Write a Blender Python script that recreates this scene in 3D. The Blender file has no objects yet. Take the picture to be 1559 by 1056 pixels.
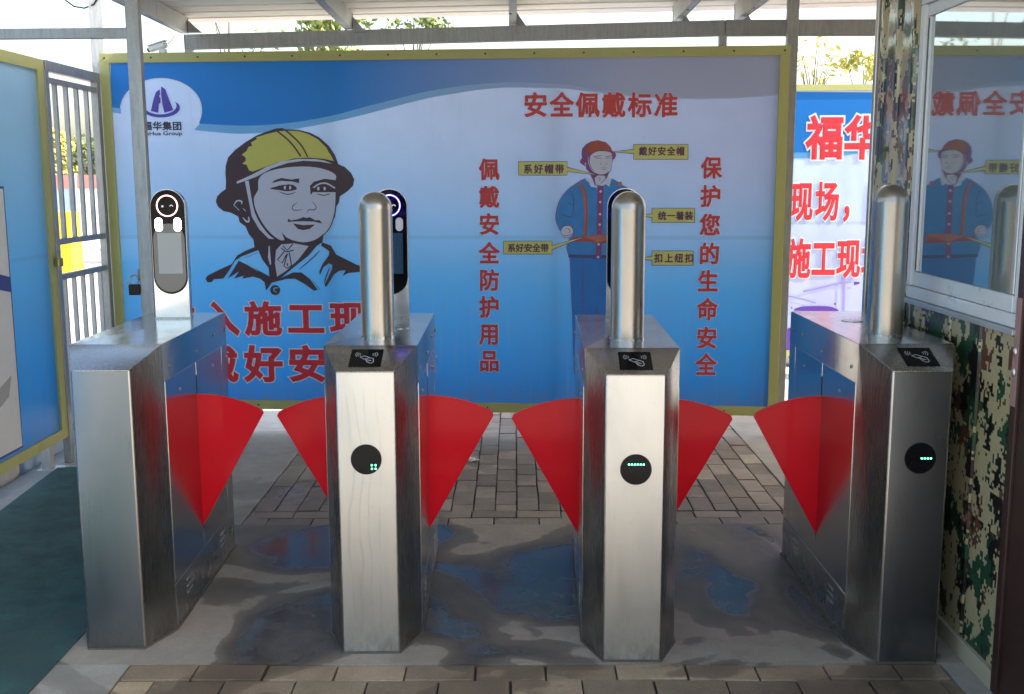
import bpy, bmesh, math, random
import numpy as np
from mathutils import Vector, Matrix
from mathutils.geometry import tessellate_polygon
random.seed(7)
SC = bpy.context.scene
COL = SC.collection
R = math.radians

# ------------------------------------------------------------------ camera, sky, sun, exposure
W0, H0, FPX = 1559.0, 1056.0, 1625.8          # size of the photograph and focal length in its pixels
PI_, YA, RO, HC = .1556, -.0022, -.0026, 1.5369
fw = np.array([math.sin(YA)*math.cos(PI_), math.cos(YA)*math.cos(PI_), -math.sin(PI_)])
rt = np.array([math.cos(YA), -math.sin(YA), 0.]); up0 = np.cross(rt, fw)
r2 = rt*math.cos(RO)+up0*math.sin(RO); u2 = -rt*math.sin(RO)+up0*math.cos(RO)
cd = bpy.data.cameras.new('camera'); cam = bpy.data.objects.new('camera', cd); COL.objects.link(cam)
cd.sensor_width = 36; cd.lens = FPX/W0*36; cd.clip_end = 600; cd.clip_start = .05
M = Matrix.Identity(4)
for i in range(3):
    M[i][0] = r2[i]; M[i][1] = u2[i]; M[i][2] = -fw[i]
M[2][3] = HC
cam.matrix_world = M
SC.camera = cam

SUN_EL, SUN_AZ = 36.0, 98.0                    # azimuth from +Y towards +X
world = bpy.data.worlds.new('World'); SC.world = world; world.use_nodes = True
wn = world.node_tree; wn.nodes.clear()
sky = wn.nodes.new('ShaderNodeTexSky'); sky.sky_type = 'NISHITA'; sky.sun_disc = False
sky.sun_elevation = R(SUN_EL); sky.sun_rotation = R(SUN_AZ); sky.dust_density = 4.0; sky.air_density = 1.2; sky.ozone_density = .6
bg = wn.nodes.new('ShaderNodeBackground'); bg.inputs[1].default_value = .15
wo = wn.nodes.new('ShaderNodeOutputWorld')
wn.links.new(sky.outputs[0], bg.inputs[0]); wn.links.new(bg.outputs[0], wo.inputs[0])
sd = bpy.data.lights.new('sun', 'SUN'); sd.energy = 5.0; sd.angle = R(.5); sd.color = (1, .95, .87)
sun = bpy.data.objects.new('sun', sd); COL.objects.link(sun)
sv = Vector((math.sin(R(SUN_AZ))*math.cos(R(SUN_EL)), math.cos(R(SUN_AZ))*math.cos(R(SUN_EL)), math.sin(R(SUN_EL))))
sun.rotation_euler = sv.to_track_quat('Z', 'Y').to_euler(); sun.location = (0, 0, 20)
SC.view_settings.view_transform = 'Standard'; SC.view_settings.look = 'None'
SC.view_settings.exposure = 1.93; SC.view_settings.gamma = 1.0
SC.view_settings.use_curve_mapping = False
SC.render.engine = 'CYCLES'
SC.cycles.max_bounces = 10; SC.cycles.diffuse_bounces = 5; SC.cycles.glossy_bounces = 6

def ray(px, py):
    return fw+(px-W0/2)/FPX*r2-(py-H0/2)/FPX*u2

# ------------------------------------------------------------------ material helpers
def new_mat(name):
    m = bpy.data.materials.new(name); m.use_nodes = True
    nt = m.node_tree; nt.nodes.clear()
    o = nt.nodes.new('ShaderNodeOutputMaterial'); b = nt.nodes.new('ShaderNodeBsdfPrincipled')
    nt.links.new(b.outputs[0], o.inputs[0])
    return m, nt, b
def N(nt, t, **kw):
    n = nt.nodes.new(t)
    for k, v in kw.items():
        if k.startswith('i_'):
            k = k[2:]; n.inputs[int(k) if k.isdigit() else k].default_value = v
        else: setattr(n, k, v)
    return n
def coord(nt, scale=(1, 1, 1), world=False):
    if world:
        g = N(nt, 'ShaderNodeNewGeometry'); src = g.outputs['Position']
    else:
        g = N(nt, 'ShaderNodeTexCoord'); src = g.outputs['Object']
    mp = N(nt, 'ShaderNodeMapping'); mp.inputs['Scale'].default_value = scale
    nt.links.new(src, mp.inputs[0]); return mp.outputs[0]
def noise(nt, vec, scale, detail=4, rough=.6, dist=0):
    n = N(nt, 'ShaderNodeTexNoise'); n.inputs['Scale'].default_value = scale
    n.inputs['Detail'].default_value = detail; n.inputs['Roughness'].default_value = rough
    n.inputs['Distortion'].default_value = dist
    nt.links.new(vec, n.inputs['Vector']); return n.outputs[0]
def mapr(nt, v, a, b, c, d):
    m = N(nt, 'ShaderNodeMapRange'); m.inputs[1].default_value = a; m.inputs[2].default_value = b
    m.inputs[3].default_value = c; m.inputs[4].default_value = d; nt.links.new(v, m.inputs[0]); return m.outputs[0]
def mixc(nt, f, a, b, mode='MIX'):
    m = N(nt, 'ShaderNodeMix', data_type='RGBA', blend_type=mode)
    for s, v in ((0, f), (6, a), (7, b)):
        if isinstance(v, (tuple, list)): m.inputs[s].default_value = (*v[:3], 1)
        elif isinstance(v, (int, float)): m.inputs[s].default_value = v
        else: nt.links.new(v, m.inputs[s])
    return m.outputs[2]
def math_(nt, op, a, b=0.0, c=None):
    m = N(nt, 'ShaderNodeMath', operation=op)
    for i, v in enumerate((a, b) if c is None else (a, b, c)):
        if isinstance(v, (int, float)): m.inputs[i].default_value = v
        else: nt.links.new(v, m.inputs[i])
    return m.outputs[0]
def ramp(nt, f, stops):
    r = N(nt, 'ShaderNodeValToRGB'); cr = r.color_ramp
    while len(cr.elements) < len(stops): cr.elements.new(.5)
    for e, (p, c) in zip(cr.elements, stops): e.position = p; e.color = (*c, 1)
    nt.links.new(f, r.inputs[0]); return r.outputs[0]
def bump(nt, b, h, strength, dist=.01):
    n = N(nt, 'ShaderNodeBump'); n.inputs['Strength'].default_value = strength; n.inputs['Distance'].default_value = dist
    nt.links.new(h, n.inputs['Height']); nt.links.new(n.outputs[0], b.inputs['Normal'])

MATS = {}
def see_through(nt, b, k, col):
    """thin vinyl lets part of the daylight behind it through"""
    out = [n for n in nt.nodes if n.type == 'OUTPUT_MATERIAL'][0]
    t = N(nt, 'ShaderNodeBsdfTranslucent'); mx = N(nt, 'ShaderNodeMixShader'); mx.inputs[0].default_value = k
    if isinstance(col, tuple): t.inputs[0].default_value = (*col[:3], 1)
    else: nt.links.new(col, t.inputs[0])
    nt.links.new(b.outputs[0], mx.inputs[1]); nt.links.new(t.outputs[0], mx.inputs[2]); nt.links.new(mx.outputs[0], out.inputs[0])
PRINTS = ('white_print', 'pale_print', 'helmet_yellow', 'label_yellow', 'suit_blue', 'trouser_blue', 'strap_salmon', 'red_letter', 'red_letter_bright', 'helmet_red')
def flat(name, col, rough=.5, metal=0., var=.06, spec=.5, coat=0., emit=None, es=1., wear=0.):
    """plain paint / plastic with slight mottling and dirt"""
    if name in MATS: return MATS[name]
    m, nt, b = new_mat(name)
    v = coord(nt); n = noise(nt, v, 9, 5, .65)
    dark = tuple(c*(1-var*2) for c in col); lite = tuple(min(1, c*(1+var)) for c in col)
    c = mixc(nt, n, dark, lite)
    if wear:
        n2 = mapr(nt, noise(nt, v, 3.2, 8, .75), .55, .72, 0, wear)
        c = mixc(nt, n2, c, (.16, .13, .1))
    nt.links.new(c, b.inputs['Base Color'])
    nt.links.new(mapr(nt, n, .3, .7, max(0, rough-.06), min(1, rough+.08)), b.inputs['Roughness'])
    b.inputs['Metallic'].default_value = metal; b.inputs['Specular IOR Level'].default_value = spec
    b.inputs['Coat Weight'].default_value = coat
    if name in PRINTS: see_through(nt, b, .22, c)
    if emit: b.inputs['Emission Color'].default_value = (*emit, 1); b.inputs['Emission Strength'].default_value = es
    MATS[name] = m; return m

def steel(name, col=(.60, .59, .57), rough=.25, brush='z', rv=.1, bs=.03, streak=0.):
    m, nt, b = new_mat(name)
    sc = {'z': (90, 90, .8), 'x': (.8, 90, 90), 'y': (90, .8, 90)}[brush]
    v = coord(nt, sc); n = noise(nt, v, 6, 3, .6)
    big = noise(nt, coord(nt, (3, 3, 1.1)), 2.2, 6, .6, .6)
    r = math_(nt, 'ADD', mapr(nt, n, .3, .7, rough-.025, rough+.03), mapr(nt, big, .35, .7, -rv*.4, rv))
    nt.links.new(r, b.inputs['Roughness'])
    c = mixc(nt, mapr(nt, n, .3, .7, 0, 1), tuple(x*.95 for x in col), tuple(min(1, x*1.03) for x in col))
    c = mixc(nt, mapr(nt, big, .5, .8, 0, .4), c, tuple(x*.7 for x in col))
    sp = noise(nt, coord(nt, (1, 1, 1)), 38, 3, .6)
    c = mixc(nt, mapr(nt, sp, .66, .74, 0, .22), c, tuple(x*.6 for x in col))
    low = N(nt, 'ShaderNodeSeparateXYZ'); nt.links.new(coord(nt), low.inputs[0])
    grime = math_(nt, 'MULTIPLY', mapr(nt, low.outputs[2], .16, .0, 0, 1), mapr(nt, noise(nt, coord(nt, (4, 4, 2)), 4, 6, .7), .38, .62, .1, .75))
    c = mixc(nt, grime, c, (.13, .11, .085))
    r2n = math_(nt, 'ADD', r, math_(nt, 'MULTIPLY', grime, .35)); nt.links.new(r2n, b.inputs['Roughness'])
    if streak:                                  # wavy darker streaks running down the sheet
        cv = coord(nt); sx = N(nt, 'ShaderNodeSeparateXYZ'); nt.links.new(cv, sx.inputs[0])
        d = noise(nt, coord(nt, (5, 1, 2.2)), 1.0, 2, .5)
        x = math_(nt, 'ADD', sx.outputs[0], math_(nt, 'MULTIPLY', math_(nt, 'SUBTRACT', d, .5), .11))
        s = 0.0
        for k, (x0, wd) in enumerate(((-.058, .006), (-.030, .005), (-.002, .005), (.034, .0055))):
            g = math_(nt, 'MAXIMUM', math_(nt, 'SUBTRACT', 1, math_(nt, 'ABSOLUTE', math_(nt, 'DIVIDE', math_(nt, 'SUBTRACT', x, x0), wd))), 0)
            s = math_(nt, 'ADD', s, math_(nt, 'MULTIPLY', g, mapr(nt, noise(nt, coord(nt, (8, 1, 3+k)), 1.3+k*.3, 3), .38, .6, .1, 1)))
        s = math_(nt, 'MULTIPLY', s, mapr(nt, sx.outputs[2], .89, .85, 0, streak))
        c = mixc(nt, s, c, tuple(x_*.5 for x_ in col))
    nt.links.new(c, b.inputs['Base Color'])
    b.inputs['Metallic'].default_value = 1
    bump(nt, b, n, bs, .002)
    MATS[name] = m; return m
steel('nose_steel_dark_reflection', (.15,.16,.175), rough=.30, bs=.003, rv=.05)  # same nose steel, the dark surroundings it mirrors put into the colour
steel('nose_steel_grey_reflection', (.20,.215,.23), rough=.30, bs=.003, rv=.05)  # same nose steel, toned grey for the dimmer reflection it carries
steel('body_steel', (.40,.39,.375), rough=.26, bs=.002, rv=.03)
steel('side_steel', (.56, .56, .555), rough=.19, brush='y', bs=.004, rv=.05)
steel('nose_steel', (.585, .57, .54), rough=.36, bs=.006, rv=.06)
steel('streaked_steel', (.595, .58, .55), rough=.38, bs=.006, rv=.06, streak=.30)
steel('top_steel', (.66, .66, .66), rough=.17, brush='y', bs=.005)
steel('post_steel', (.38, .35, .31), rough=.30, bs=.01, rv=.05)

def galv(name, col=(.42, .43, .43), metal=.75, rough=.42, rust=.0):
    m, nt, b = new_mat(name)
    v = coord(nt); vo = N(nt, 'ShaderNodeTexVoronoi'); vo.inputs['Scale'].default_value = 90; nt.links.new(v, vo.inputs['Vector'])
    n = noise(nt, v, 4, 7, .7)
    c = mixc(nt, mapr(nt, vo.outputs['Color'], 0, 1, 0, .14), tuple(x*.8 for x in col), tuple(min(1, x*1.25) for x in col))
    st = noise(nt, coord(nt, (14, 14, 1.5)), 5, 5, .65)
    c = mixc(nt, mapr(nt, st, .42, .7, 0, .55), c, tuple(x*.5 for x in col))
    c = mixc(nt, mapr(nt, n, .5, .7, 0, .6), c, tuple(x*.6 for x in col))
    if rust: c = mixc(nt, mapr(nt, noise(nt, v, 7, 8, .75), .58, .68, 0, rust), c, (.16, .07, .035))
    nt.links.new(c, b.inputs['Base Color']); b.inputs['Metallic'].default_value = metal
    nt.links.new(mapr(nt, n, .3, .7, rough-.08, rough+.12), b.inputs['Roughness'])
    bump(nt, b, n, .15, .003); MATS[name] = m; return m
galv('galvanised'); galv('galvanised_dull', (.34, .35, .35), .55, .5, .15); galv('galvanised_pale', (.55, .56, .55), .45, .45)

flat('frame_yellow', (.36, .36, .13), .5, wear=.3)
flat('black_gloss', (.004, .004, .005), .09, var=.0, spec=.14)
flat('black_plastic', (.010, .010, .011), .4, spec=.25)
flat('sealant', (.10, .09, .075), .7, var=.3)
flat('dark_slot', (.01, .01, .01), .8)
flat('white_print', (.70, .72, .74), .5)
flat('pale_print', (.58, .63, .80), .5, var=.03)
flat('icon_grey', (.32, .33, .34), .5)
flat('navy_print', (.035, .045, .20), .5)
flat('dark_print', (.045, .022, .032), .5, var=.04)
flat('purple_print', (.16, .04, .18), .5)
flat('logo_purple', (.07, .05, .38), .5, var=.2)
flat('crane_purple', (.26, .22, .55), .5)
flat('deep_purple', (.09, .03, .32), .5)
flat('helmet_yellow', (.60, .60, .14), .5, var=.05)
flat('label_yellow', (.66, .66, .20), .5)
flat('red_letter', (.60, .06, .06), .5, var=.05)
flat('red_letter_bright', (.66, .03, .05), .5, var=.05)
flat('helmet_red', (.42, .09, .055), .5, var=.25)
flat('suit_blue', (.04, .27, .74), .5, var=.22)
flat('trouser_blue', (.02, .20, .66), .5, var=.12)
flat('strap_salmon', (.48, .16, .12), .5, var=.2)
flat('belt_red', (.34, .05, .04), .5, var=.2)
flat('label_ink', (.09, .03, .09), .5)
flat('logo_ink', (.03, .02, .04), .5)
flat('brass', (.5, .36, .16), .35, 1.)
flat('white_plastic', (.6, .6, .58), .4)
flat('white_frame', (.62, .65, .66), .3, var=.04)
flat('silver_frame', (.5, .53, .55), .35, .6)
flat('base_trim', (.40, .35, .24), .55, wear=.3)
flat('door_brown', (.045, .018, .014), .45, var=.3)
flat('lock_pink', (.34, .20, .18), .45, var=.15, wear=.4)
flat('yellow_block', (.72, .36, .015), .55, wear=.1)
flat('kerb_cream', (.50, .42, .26), .8, var=.2)
flat('kerb_blue', (.32, .42, .55), .8, var=.2)
flat('kerb_grey', (.42, .40, .38), .85, var=.2)
flat('roof_red', (.40, .17, .15), .6); flat('hoard_blue', (.30, .42, .55), .6); flat('hoard_white', (.6, .62, .62), .6)
flat('bark', (.12, .09, .06), .9, var=.3)
flat('led_off', (.45, .45, .47), .3)
for nm, e, s in (('led_white', (1, 1, 1), 6), ('led_green', (.05, 1, .35), 5), ('ring_blue', (.08, .06, 1), 5), ('ring_pink', (1, .32, .30), 2.0), ('eye_white', (1, 1, 1), .12)):
    flat(nm, (.5, .5, .5), .4, emit=e, es=s)

def m_banner(name, w, h, z0, stops, purple=.0, right=(.35, .40, .60)):
    """printed vinyl: colour runs down the sheet as in the print, plus a welded seam and slight waviness"""
    m, nt, b = new_mat(name)
    cv = coord(nt); s = N(nt, 'ShaderNodeSeparateXYZ'); nt.links.new(cv, s.inputs[0])
    f = mapr(nt, s.outputs[2], z0, z0+h, 0, 1)
    c = ramp(nt, f, stops)
    if purple:
        fx = math_(nt, 'MULTIPLY', mapr(nt, s.outputs[0], w*.35, w*.95, 0, purple), mapr(nt, f, .35, .75, 0, 1))
        c = mixc(nt, fx, c, right)
    seam = math_(nt, 'LESS_THAN', math_(nt, 'ABSOLUTE', math_(nt, 'SUBTRACT', s.outputs[2], z0+h*.495)), .012)
    c = mixc(nt, math_(nt, 'MULTIPLY', seam, .22), c, (.1, .2, .35))
    n = noise(nt, cv, 5, 5, .6)
    c = mixc(nt, mapr(nt, n, .4, .8, 0, .14), c, (.2, .24, .33))
    rs = noise(nt, coord(nt, (26, 1, .8)), 1.4, 4, .6)
    c = mixc(nt, mapr(nt, rs, .56, .74, 0, .16), c, (.30, .33, .38))
    c = mixc(nt, math_(nt, 'MULTIPLY', mapr(nt, f, .10, .0, 0, .5), mapr(nt, noise(nt, cv, 9, 6, .7), .4, .65, 0, 1)), c, (.20, .17, .13))
    nt.links.new(c, b.inputs['Base Color']); b.inputs['Roughness'].default_value = .34
    b.inputs['Specular IOR Level'].default_value = .5
    bump(nt, b, noise(nt, coord(nt, (1, 1, .35)), 2.2, 2, .4), .5, .04)
    see_through(nt, b, .24, c)
    MATS[name] = m; return m
MAIN_STOPS = [(0, (.012, .17, .54)), (.10, (.022, .24, .66)), (.24, (.045, .31, .73)), (.40, (.085, .37, .75)), (.50, (.17, .43, .76)), (.62, (.28, .47, .75)), (.80, (.41, .55, .80)), (1, (.47, .58, .82))]
m_banner('banner_print', 4.0, 2.1, .16, MAIN_STOPS, .85)
m_banner('side_banner_print', 4.0, 2.0, .16, [(0, (.012, .18, .52)), (.2, (.02, .24, .60)), (.5, (.10, .34, .62)), (.8, (.22, .41, .56)), (1, (.28, .44, .56))])
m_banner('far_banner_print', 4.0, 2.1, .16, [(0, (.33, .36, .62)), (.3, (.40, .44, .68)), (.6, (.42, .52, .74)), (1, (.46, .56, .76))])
def m_band(name, a, c2, w):
    m, nt, b = new_mat(name)
    s = N(nt, 'ShaderNodeSeparateXYZ'); nt.links.new(coord(nt), s.inputs[0])
    c = mixc(nt, mapr(nt, s.outputs[0], w*.36, w*.78, 0, 1), a, c2)
    nt.links.new(c, b.inputs['Base Color']); b.inputs['Roughness'].default_value = .42; b.inputs['Specular IOR Level'].default_value = .35
    see_through(nt, b, .24, c)
    MATS[name] = m
m_band('band_dark', (.018, .22, .62), (.40, .44, .60), 4.0)
m_band('band_light', (.18, .46, .76), (.42, .46, .62), 4.0)
m_band('far_band', (.01, .17, .52), (.01, .17, .52), 4.0); m_band('far_band_light', (.10, .33, .60), (.10, .33, .60), 4.0)

# acrylic flap
m, nt, b = new_mat('red_acrylic')
nt.links.new(mixc(nt, noise(nt, coord(nt), 5, 3), (.82, .012, .028), (.88, .015, .032)), b.inputs['Base Color'])
b.inputs['Roughness'].default_value = .10; b.inputs['Specular IOR Level'].default_value = .25
see_through(nt, b, .48, (.98, .016, .030))
MATS['red_acrylic'] = m
# edge of the acrylic, frosted
flat('red_edge', (.62, .06, .07), .4)
# window glass: strong reflection over a dark room, its hazy veil put into the base colour
m, nt, b = new_mat('window_glass')
b.inputs['Base Color'].default_value = (.10, .15, .155, 1); b.inputs['Roughness'].default_value = .03
b.inputs['IOR'].default_value = 3.8; b.inputs['Coat Weight'].default_value = .9; b.inputs['Coat Roughness'].default_value = .01
b.inputs['Specular IOR Level'].default_value = .7
bump(nt, b, noise(nt, coord(nt), 1.4, 1, .4), .02, .01)
MATS['window_glass'] = m
# digital camouflage film
def m_camo(name, rough=.3, coat=.0):
    m, nt, b = new_mat(name)
    cv = coord(nt)
    def snapped(sc):
        v = N(nt, 'ShaderNodeVectorMath', operation='SNAP'); v.inputs[1].default_value = sc
        nt.links.new(cv, v.inputs[0]); return v.outputs[0]
    base = (.40, .335, .19); c = base
    for k, (col, thr, off, ns) in enumerate((((.12, .052, .034), .555, 3.1, 6.6), ((.020, .066, .034), .54, 9.7, 5.8), ((.012, .012, .011), .55, 21.3, 6.2))):
        a = N(nt, 'ShaderNodeVectorMath', operation='ADD'); a.inputs[1].default_value = (off, off*2, off*3)
        nt.links.new(snapped((.006, .010, .010)), a.inputs[0])
        sc = N(nt, 'ShaderNodeVectorMath', operation='MULTIPLY'); sc.inputs[1].default_value = (1.5, 1.5, 1.0); nt.links.new(a.outputs[0], sc.inputs[0])
        n = noise(nt, sc.outputs[0], ns, 8, .70)
        c = mixc(nt, math_(nt, 'GREATER_THAN', n, thr), c, col)
    nt.links.new(c, b.inputs['Base Color']); b.inputs['Roughness'].default_value = rough
    b.inputs['Coat Weight'].default_value = coat; b.inputs['Coat Roughness'].default_value = .08
    bump(nt, b, noise(nt, coord(nt, (1, 1, .5)), 6, 3), .2, .01)
    MATS[name] = m
m_camo('camo_film', .32, .1); m_camo('camo_glossy', .16, 1.0)
# roof sheet
m, nt, b = new_mat('roof_sheet')
v = coord(nt, (1, 1, 1)); n = noise(nt, v, 3, 7, .7)
c = mixc(nt, n, (.70, .65, .55), (.84, .80, .72)); c = mixc(nt, mapr(nt, noise(nt, coord(nt, (2, 9, 1)), 3, 6, .7), .6, .75, 0, .6), c, (.30, .27, .22))
nt.links.new(c, b.inputs['Base Color']); b.inputs['Roughness'].default_value = .5
MATS['roof_sheet'] = m
# ground materials share one wet mask in world position
def wetmask(nt):
    v = coord(nt, (1, 1, 1), True)
    a = noise(nt, v, 1.15, 3, .5, .9); a2 = noise(nt, v, 7, 5, .6)
    a = math_(nt, 'ADD', a, math_(nt, 'MULTIPLY', math_(nt, 'SUBTRACT', a2, .5), .10))
    s = N(nt, 'ShaderNodeSeparateXYZ'); nt.links.new(v, s.inputs[0])
    # spilled water sits around the machines
    yy = mapr(nt, math_(nt, 'ABSOLUTE', math_(nt, 'SUBTRACT', s.outputs[1], 4.25)), .0, 1.6, .125, -.035)
    xx = mapr(nt, math_(nt, 'ABSOLUTE', math_(nt, 'SUBTRACT', s.outputs[0], .1)), 1.0, 2.0, .0, -.20)
    return math_(nt, 'ADD', math_(nt, 'ADD', a, yy), xx)
def m_ground(name, dry, dry2, wet, wetk=1., rnd=0., puddle=.60, bumpk=.25):
    m, nt, b = new_mat(name)
    w = wetmask(nt)
    pv = coord(nt, (1, 1, 1), True)
    n = noise(nt, pv, 6, 9, .7); n3 = noise(nt, pv, 60, 4, .7)
    c = mixc(nt, mapr(nt, n, .35, .65, 0, 1), dry, dry2)
    if rnd:
        oi = N(nt, 'ShaderNodeObjectInfo')
        c = mixc(nt, mapr(nt, oi.outputs['Random'], 0, 1, 0, rnd), c, (.11, .078, .072))
        hs = N(nt, 'ShaderNodeHueSaturation'); nt.links.new(mapr(nt, math_(nt, 'FRACT', math_(nt, 'MULTIPLY', oi.outputs['Random'], 7.3)), 0, 1, .62, 1.35), hs.inputs['Value'])
        nt.links.new(c, hs.inputs['Color']); c = hs.outputs[0]
    c = mixc(nt, mapr(nt, n3, .35, .7, 0, .3), c, tuple(x*.6 for x in dry))
    gr = noise(nt, pv, 170, 2, .5); c = mixc(nt, mapr(nt, gr, .60, .72, 0, .45), c, tuple(x*.4 for x in dry)); c = mixc(nt, mapr(nt, gr, .36, .28, 0, .35), c, tuple(min(1, x*1.7) for x in dry))
    st = noise(nt, pv, 2.6, 8, .75, .5); c = mixc(nt, mapr(nt, st, .56, .68, 0, .35), c, tuple(x*.62 for x in dry2))
    wf = math_(nt, 'ADD', mapr(nt, w, .495, .507, 0, wetk*.62), mapr(nt, w, .507, .60, 0, wetk*.38))   # sharp drying edge, darker inside
    c = mixc(nt, wf, c, mixc(nt, mapr(nt, n, .35, .65, 0, 1), tuple(x*.65 for x in wet), tuple(x*1.35 for x in wet)))
    nt.links.new(c, b.inputs['Base Color'])
    pf = mapr(nt, w, puddle, puddle+.05, 0, wetk)
    r = math_(nt, 'SUBTRACT', math_(nt, 'SUBTRACT', .82, math_(nt, 'MULTIPLY', wf, .30)), math_(nt, 'MULTIPLY', pf, .40))
    nt.links.new(r, b.inputs['Roughness'])
    hgt = math_(nt, 'MULTIPLY', math_(nt, 'ADD', n, n3), math_(nt, 'SUBTRACT', 1, math_(nt, 'MULTIPLY', pf, .97)))
    bump(nt, b, hgt, bumpk, .006)
    MATS[name] = m
m_ground('slab_concrete', (.33, .285, .225), (.25, .21, .165), (.066, .054, .040), puddle=.575)
m_ground('strip_concrete', (.36, .33, .28), (.27, .245, .205), (.15, .135, .11), .8)
m_ground('paver', (.36, .305, .235), (.24, .195, .15), (.14, .112, .088), .8, .6, .62, .4)
m_ground('paver_front', (.38, .285, .175), (.25, .18, .105), (.10, .070, .043), .9, .45, .66, .35)
m_ground('joint_sand', (.055, .05, .045), (.035, .032, .03), (.02, .018, .016), .5)
m_ground('open_ground', (.42, .40, .36), (.34, .32, .29), (.3, .28, .25), .0)
m_ground('green_coating', (.030, .088, .080), (.008, .038, .040), (.010, .030, .031), .6, 0, .66, .3)
# leaves
for nm, c1, c2 in (('leaf_green', (.08, .13, .03), (.20, .24, .06)), ('leaf_yellow', (.50, .42, .08), (.30, .32, .08))):
    m, nt, b = new_mat(nm)
    g = N(nt, 'ShaderNodeNewGeometry')
    nt.links.new(mixc(nt, g.outputs['Random Per Island'], c1, c2), b.inputs['Base Color']); b.inputs['Roughness'].default_value = .6
    b.inputs['Transmission Weight'].default_value = 0; b.inputs['Subsurface Weight'].default_value = 0
    MATS[nm] = m

# ------------------------------------------------------------------ mesh helpers
def mesh_of(bm, name, mats, smooth=False):
    me = bpy.data.meshes.new(name); bmesh.ops.recalc_face_normals(bm, faces=bm.faces[:])
    bm.to_mesh(me); bm.free()
    for x in (mats if isinstance(mats, (list, tuple)) else [mats]): me.materials.append(MATS[x])
    if smooth:
        for p in me.polygons: p.use_smooth = True
        try: me.set_sharp_from_angle(angle=R(35))
        except Exception: pass
    return me
def link(name, me, parent=None, loc=None, rot=None):
    o = bpy.data.objects.new(name, me); COL.objects.link(o)
    if parent: o.parent = parent
    if loc: o.location = loc
    if rot: o.rotation_euler = rot
    return o
def obj(name, bm, mats, parent=None, smooth=False, **kw):
    return link(name, mesh_of(bm, name, mats, smooth), parent, **kw)
def tag(o, label, cat, group=None):
    o['label'] = label; o['category'] = cat
    if group: o['group'] = group
    return o
def empty(name, loc, rz=0):
    o = bpy.data.objects.new(name, None); COL.objects.link(o); o.location = loc; o.rotation_euler = (0, 0, rz); o.empty_display_size = .1
    return o
def box(bm, x0, x1, y0, y1, z0, z1, bev=0., mi=0):
    r = bmesh.ops.create_cube(bm, size=1)
    for v in r['verts']:
        v.co = Vector(((x0+x1)/2+v.co.x*(x1-x0), (y0+y1)/2+v.co.y*(y1-y0), (z0+z1)/2+v.co.z*(z1-z0)))
    fs = set(f for v in r['verts'] for f in v.link_faces)
    for f in fs: f.material_index = mi
    if bev: bmesh.ops.bevel(bm, geom=list(set(e for f in fs for e in f.edges)), offset=bev, segments=2, affect='EDGES', profile=.6)
    return bm
def B(*a, **k): return box(bmesh.new(), *a, **k)
def bar(bm, p, q, w, h, up=(0, 0, 1), bev=0):
    """square tube between two points"""
    p, q = Vector(p), Vector(q); d = (q-p).normalized(); u = Vector(up)
    s = d.cross(u).normalized(); u = s.cross(d)
    r = bmesh.ops.create_cube(bm, size=1); L = (q-p).length; c = (p+q)/2
    for v in r['verts']:
        v.co = c+s*v.co.x*w+d*v.co.y*L+u*v.co.z*h
    if bev:
        fs = set(f for v in r['verts'] for f in v.link_faces)
        bmesh.ops.bevel(bm, geom=list(set(e for f in fs for e in f.edges)), offset=bev, segments=2, affect='EDGES')
    return bm
def prism(bm, pts, a, b_, axis='z', mi=0):
    """extrude a closed outline along an axis from a to b_"""
    def P(p, t): return {'z': (p[0], p[1], t), 'y': (p[0], t, p[1]), 'x': (t, p[0], p[1])}[axis]
    lo = [bm.verts.new(P(p, a)) for p in pts]; hi = [bm.verts.new(P(p, b_)) for p in pts]
    n = len(pts); fs = [bm.faces.new(lo[::-1]), bm.faces.new(hi)]
    for i in range(n): fs.append(bm.faces.new((lo[i], lo[(i+1) % n], hi[(i+1) % n], hi[i])))
    for f in fs: f.material_index = mi
    return bm
def tube(bm, pts, r, seg=8):
    pts = [Vector(p) for p in pts]; rings = []
    for i, p in enumerate(pts):
        d = (pts[min(i+1, len(pts)-1)]-pts[max(i-1, 0)]).normalized()
        a = d.cross(Vector((0, 0, 1)) if abs(d.z) < .9 else Vector((1, 0, 0))).normalized(); c = d.cross(a)
        rr = r[i] if isinstance(r, (list, tuple)) else r
        rings.append([bm.verts.new(p+(a*math.cos(t)+c*math.sin(t))*rr) for t in [2*math.pi*k/seg for k in range(seg)]])
    for A, Bq in zip(rings, rings[1:]):
        for k in range(seg): bm.faces.new((A[k], A[(k+1) % seg], Bq[(k+1) % seg], Bq[k]))
    bm.faces.new(rings[0][::-1]); bm.faces.new(rings[-1]); return bm
def stadium(w, z0, z1, n=14):
    r = w/2; pts = []
    for k in range(n+1): a = math.pi*k/n; pts.append((r*math.cos(a), z1-r+r*math.sin(a)))
    for k in range(n+1): a = math.pi+math.pi*k/n; pts.append((r*math.cos(a), z0+r+r*math.sin(a)))
    return pts
def circle(cx, cy, r, n=32, ry=None):
    return [(cx+r*math.cos(2*math.pi*k/n), cy+(ry or r)*math.sin(2*math.pi*k/n)) for k in range(n)]
def smooth_pts(pts, n=4, closed=True):
    out = []; m = len(pts)
    for i in range(m if closed else m-1):
        p0, p1, p2, p3 = [pts[(i+k-1) % m] if closed else pts[max(0, min(m-1, i+k-1))] for k in range(4)]
        for k in range(n):
            t = k/n
            out.append(tuple(.5*((2*p1[j])+(-p0[j]+p2[j])*t+(2*p0[j]-5*p1[j]+4*p2[j]-p3[j])*t*t+(-p0[j]+3*p1[j]-3*p2[j]+p3[j])*t**3) for j in (0, 1)))
    if not closed: out.append(pts[-1])
    return out

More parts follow.
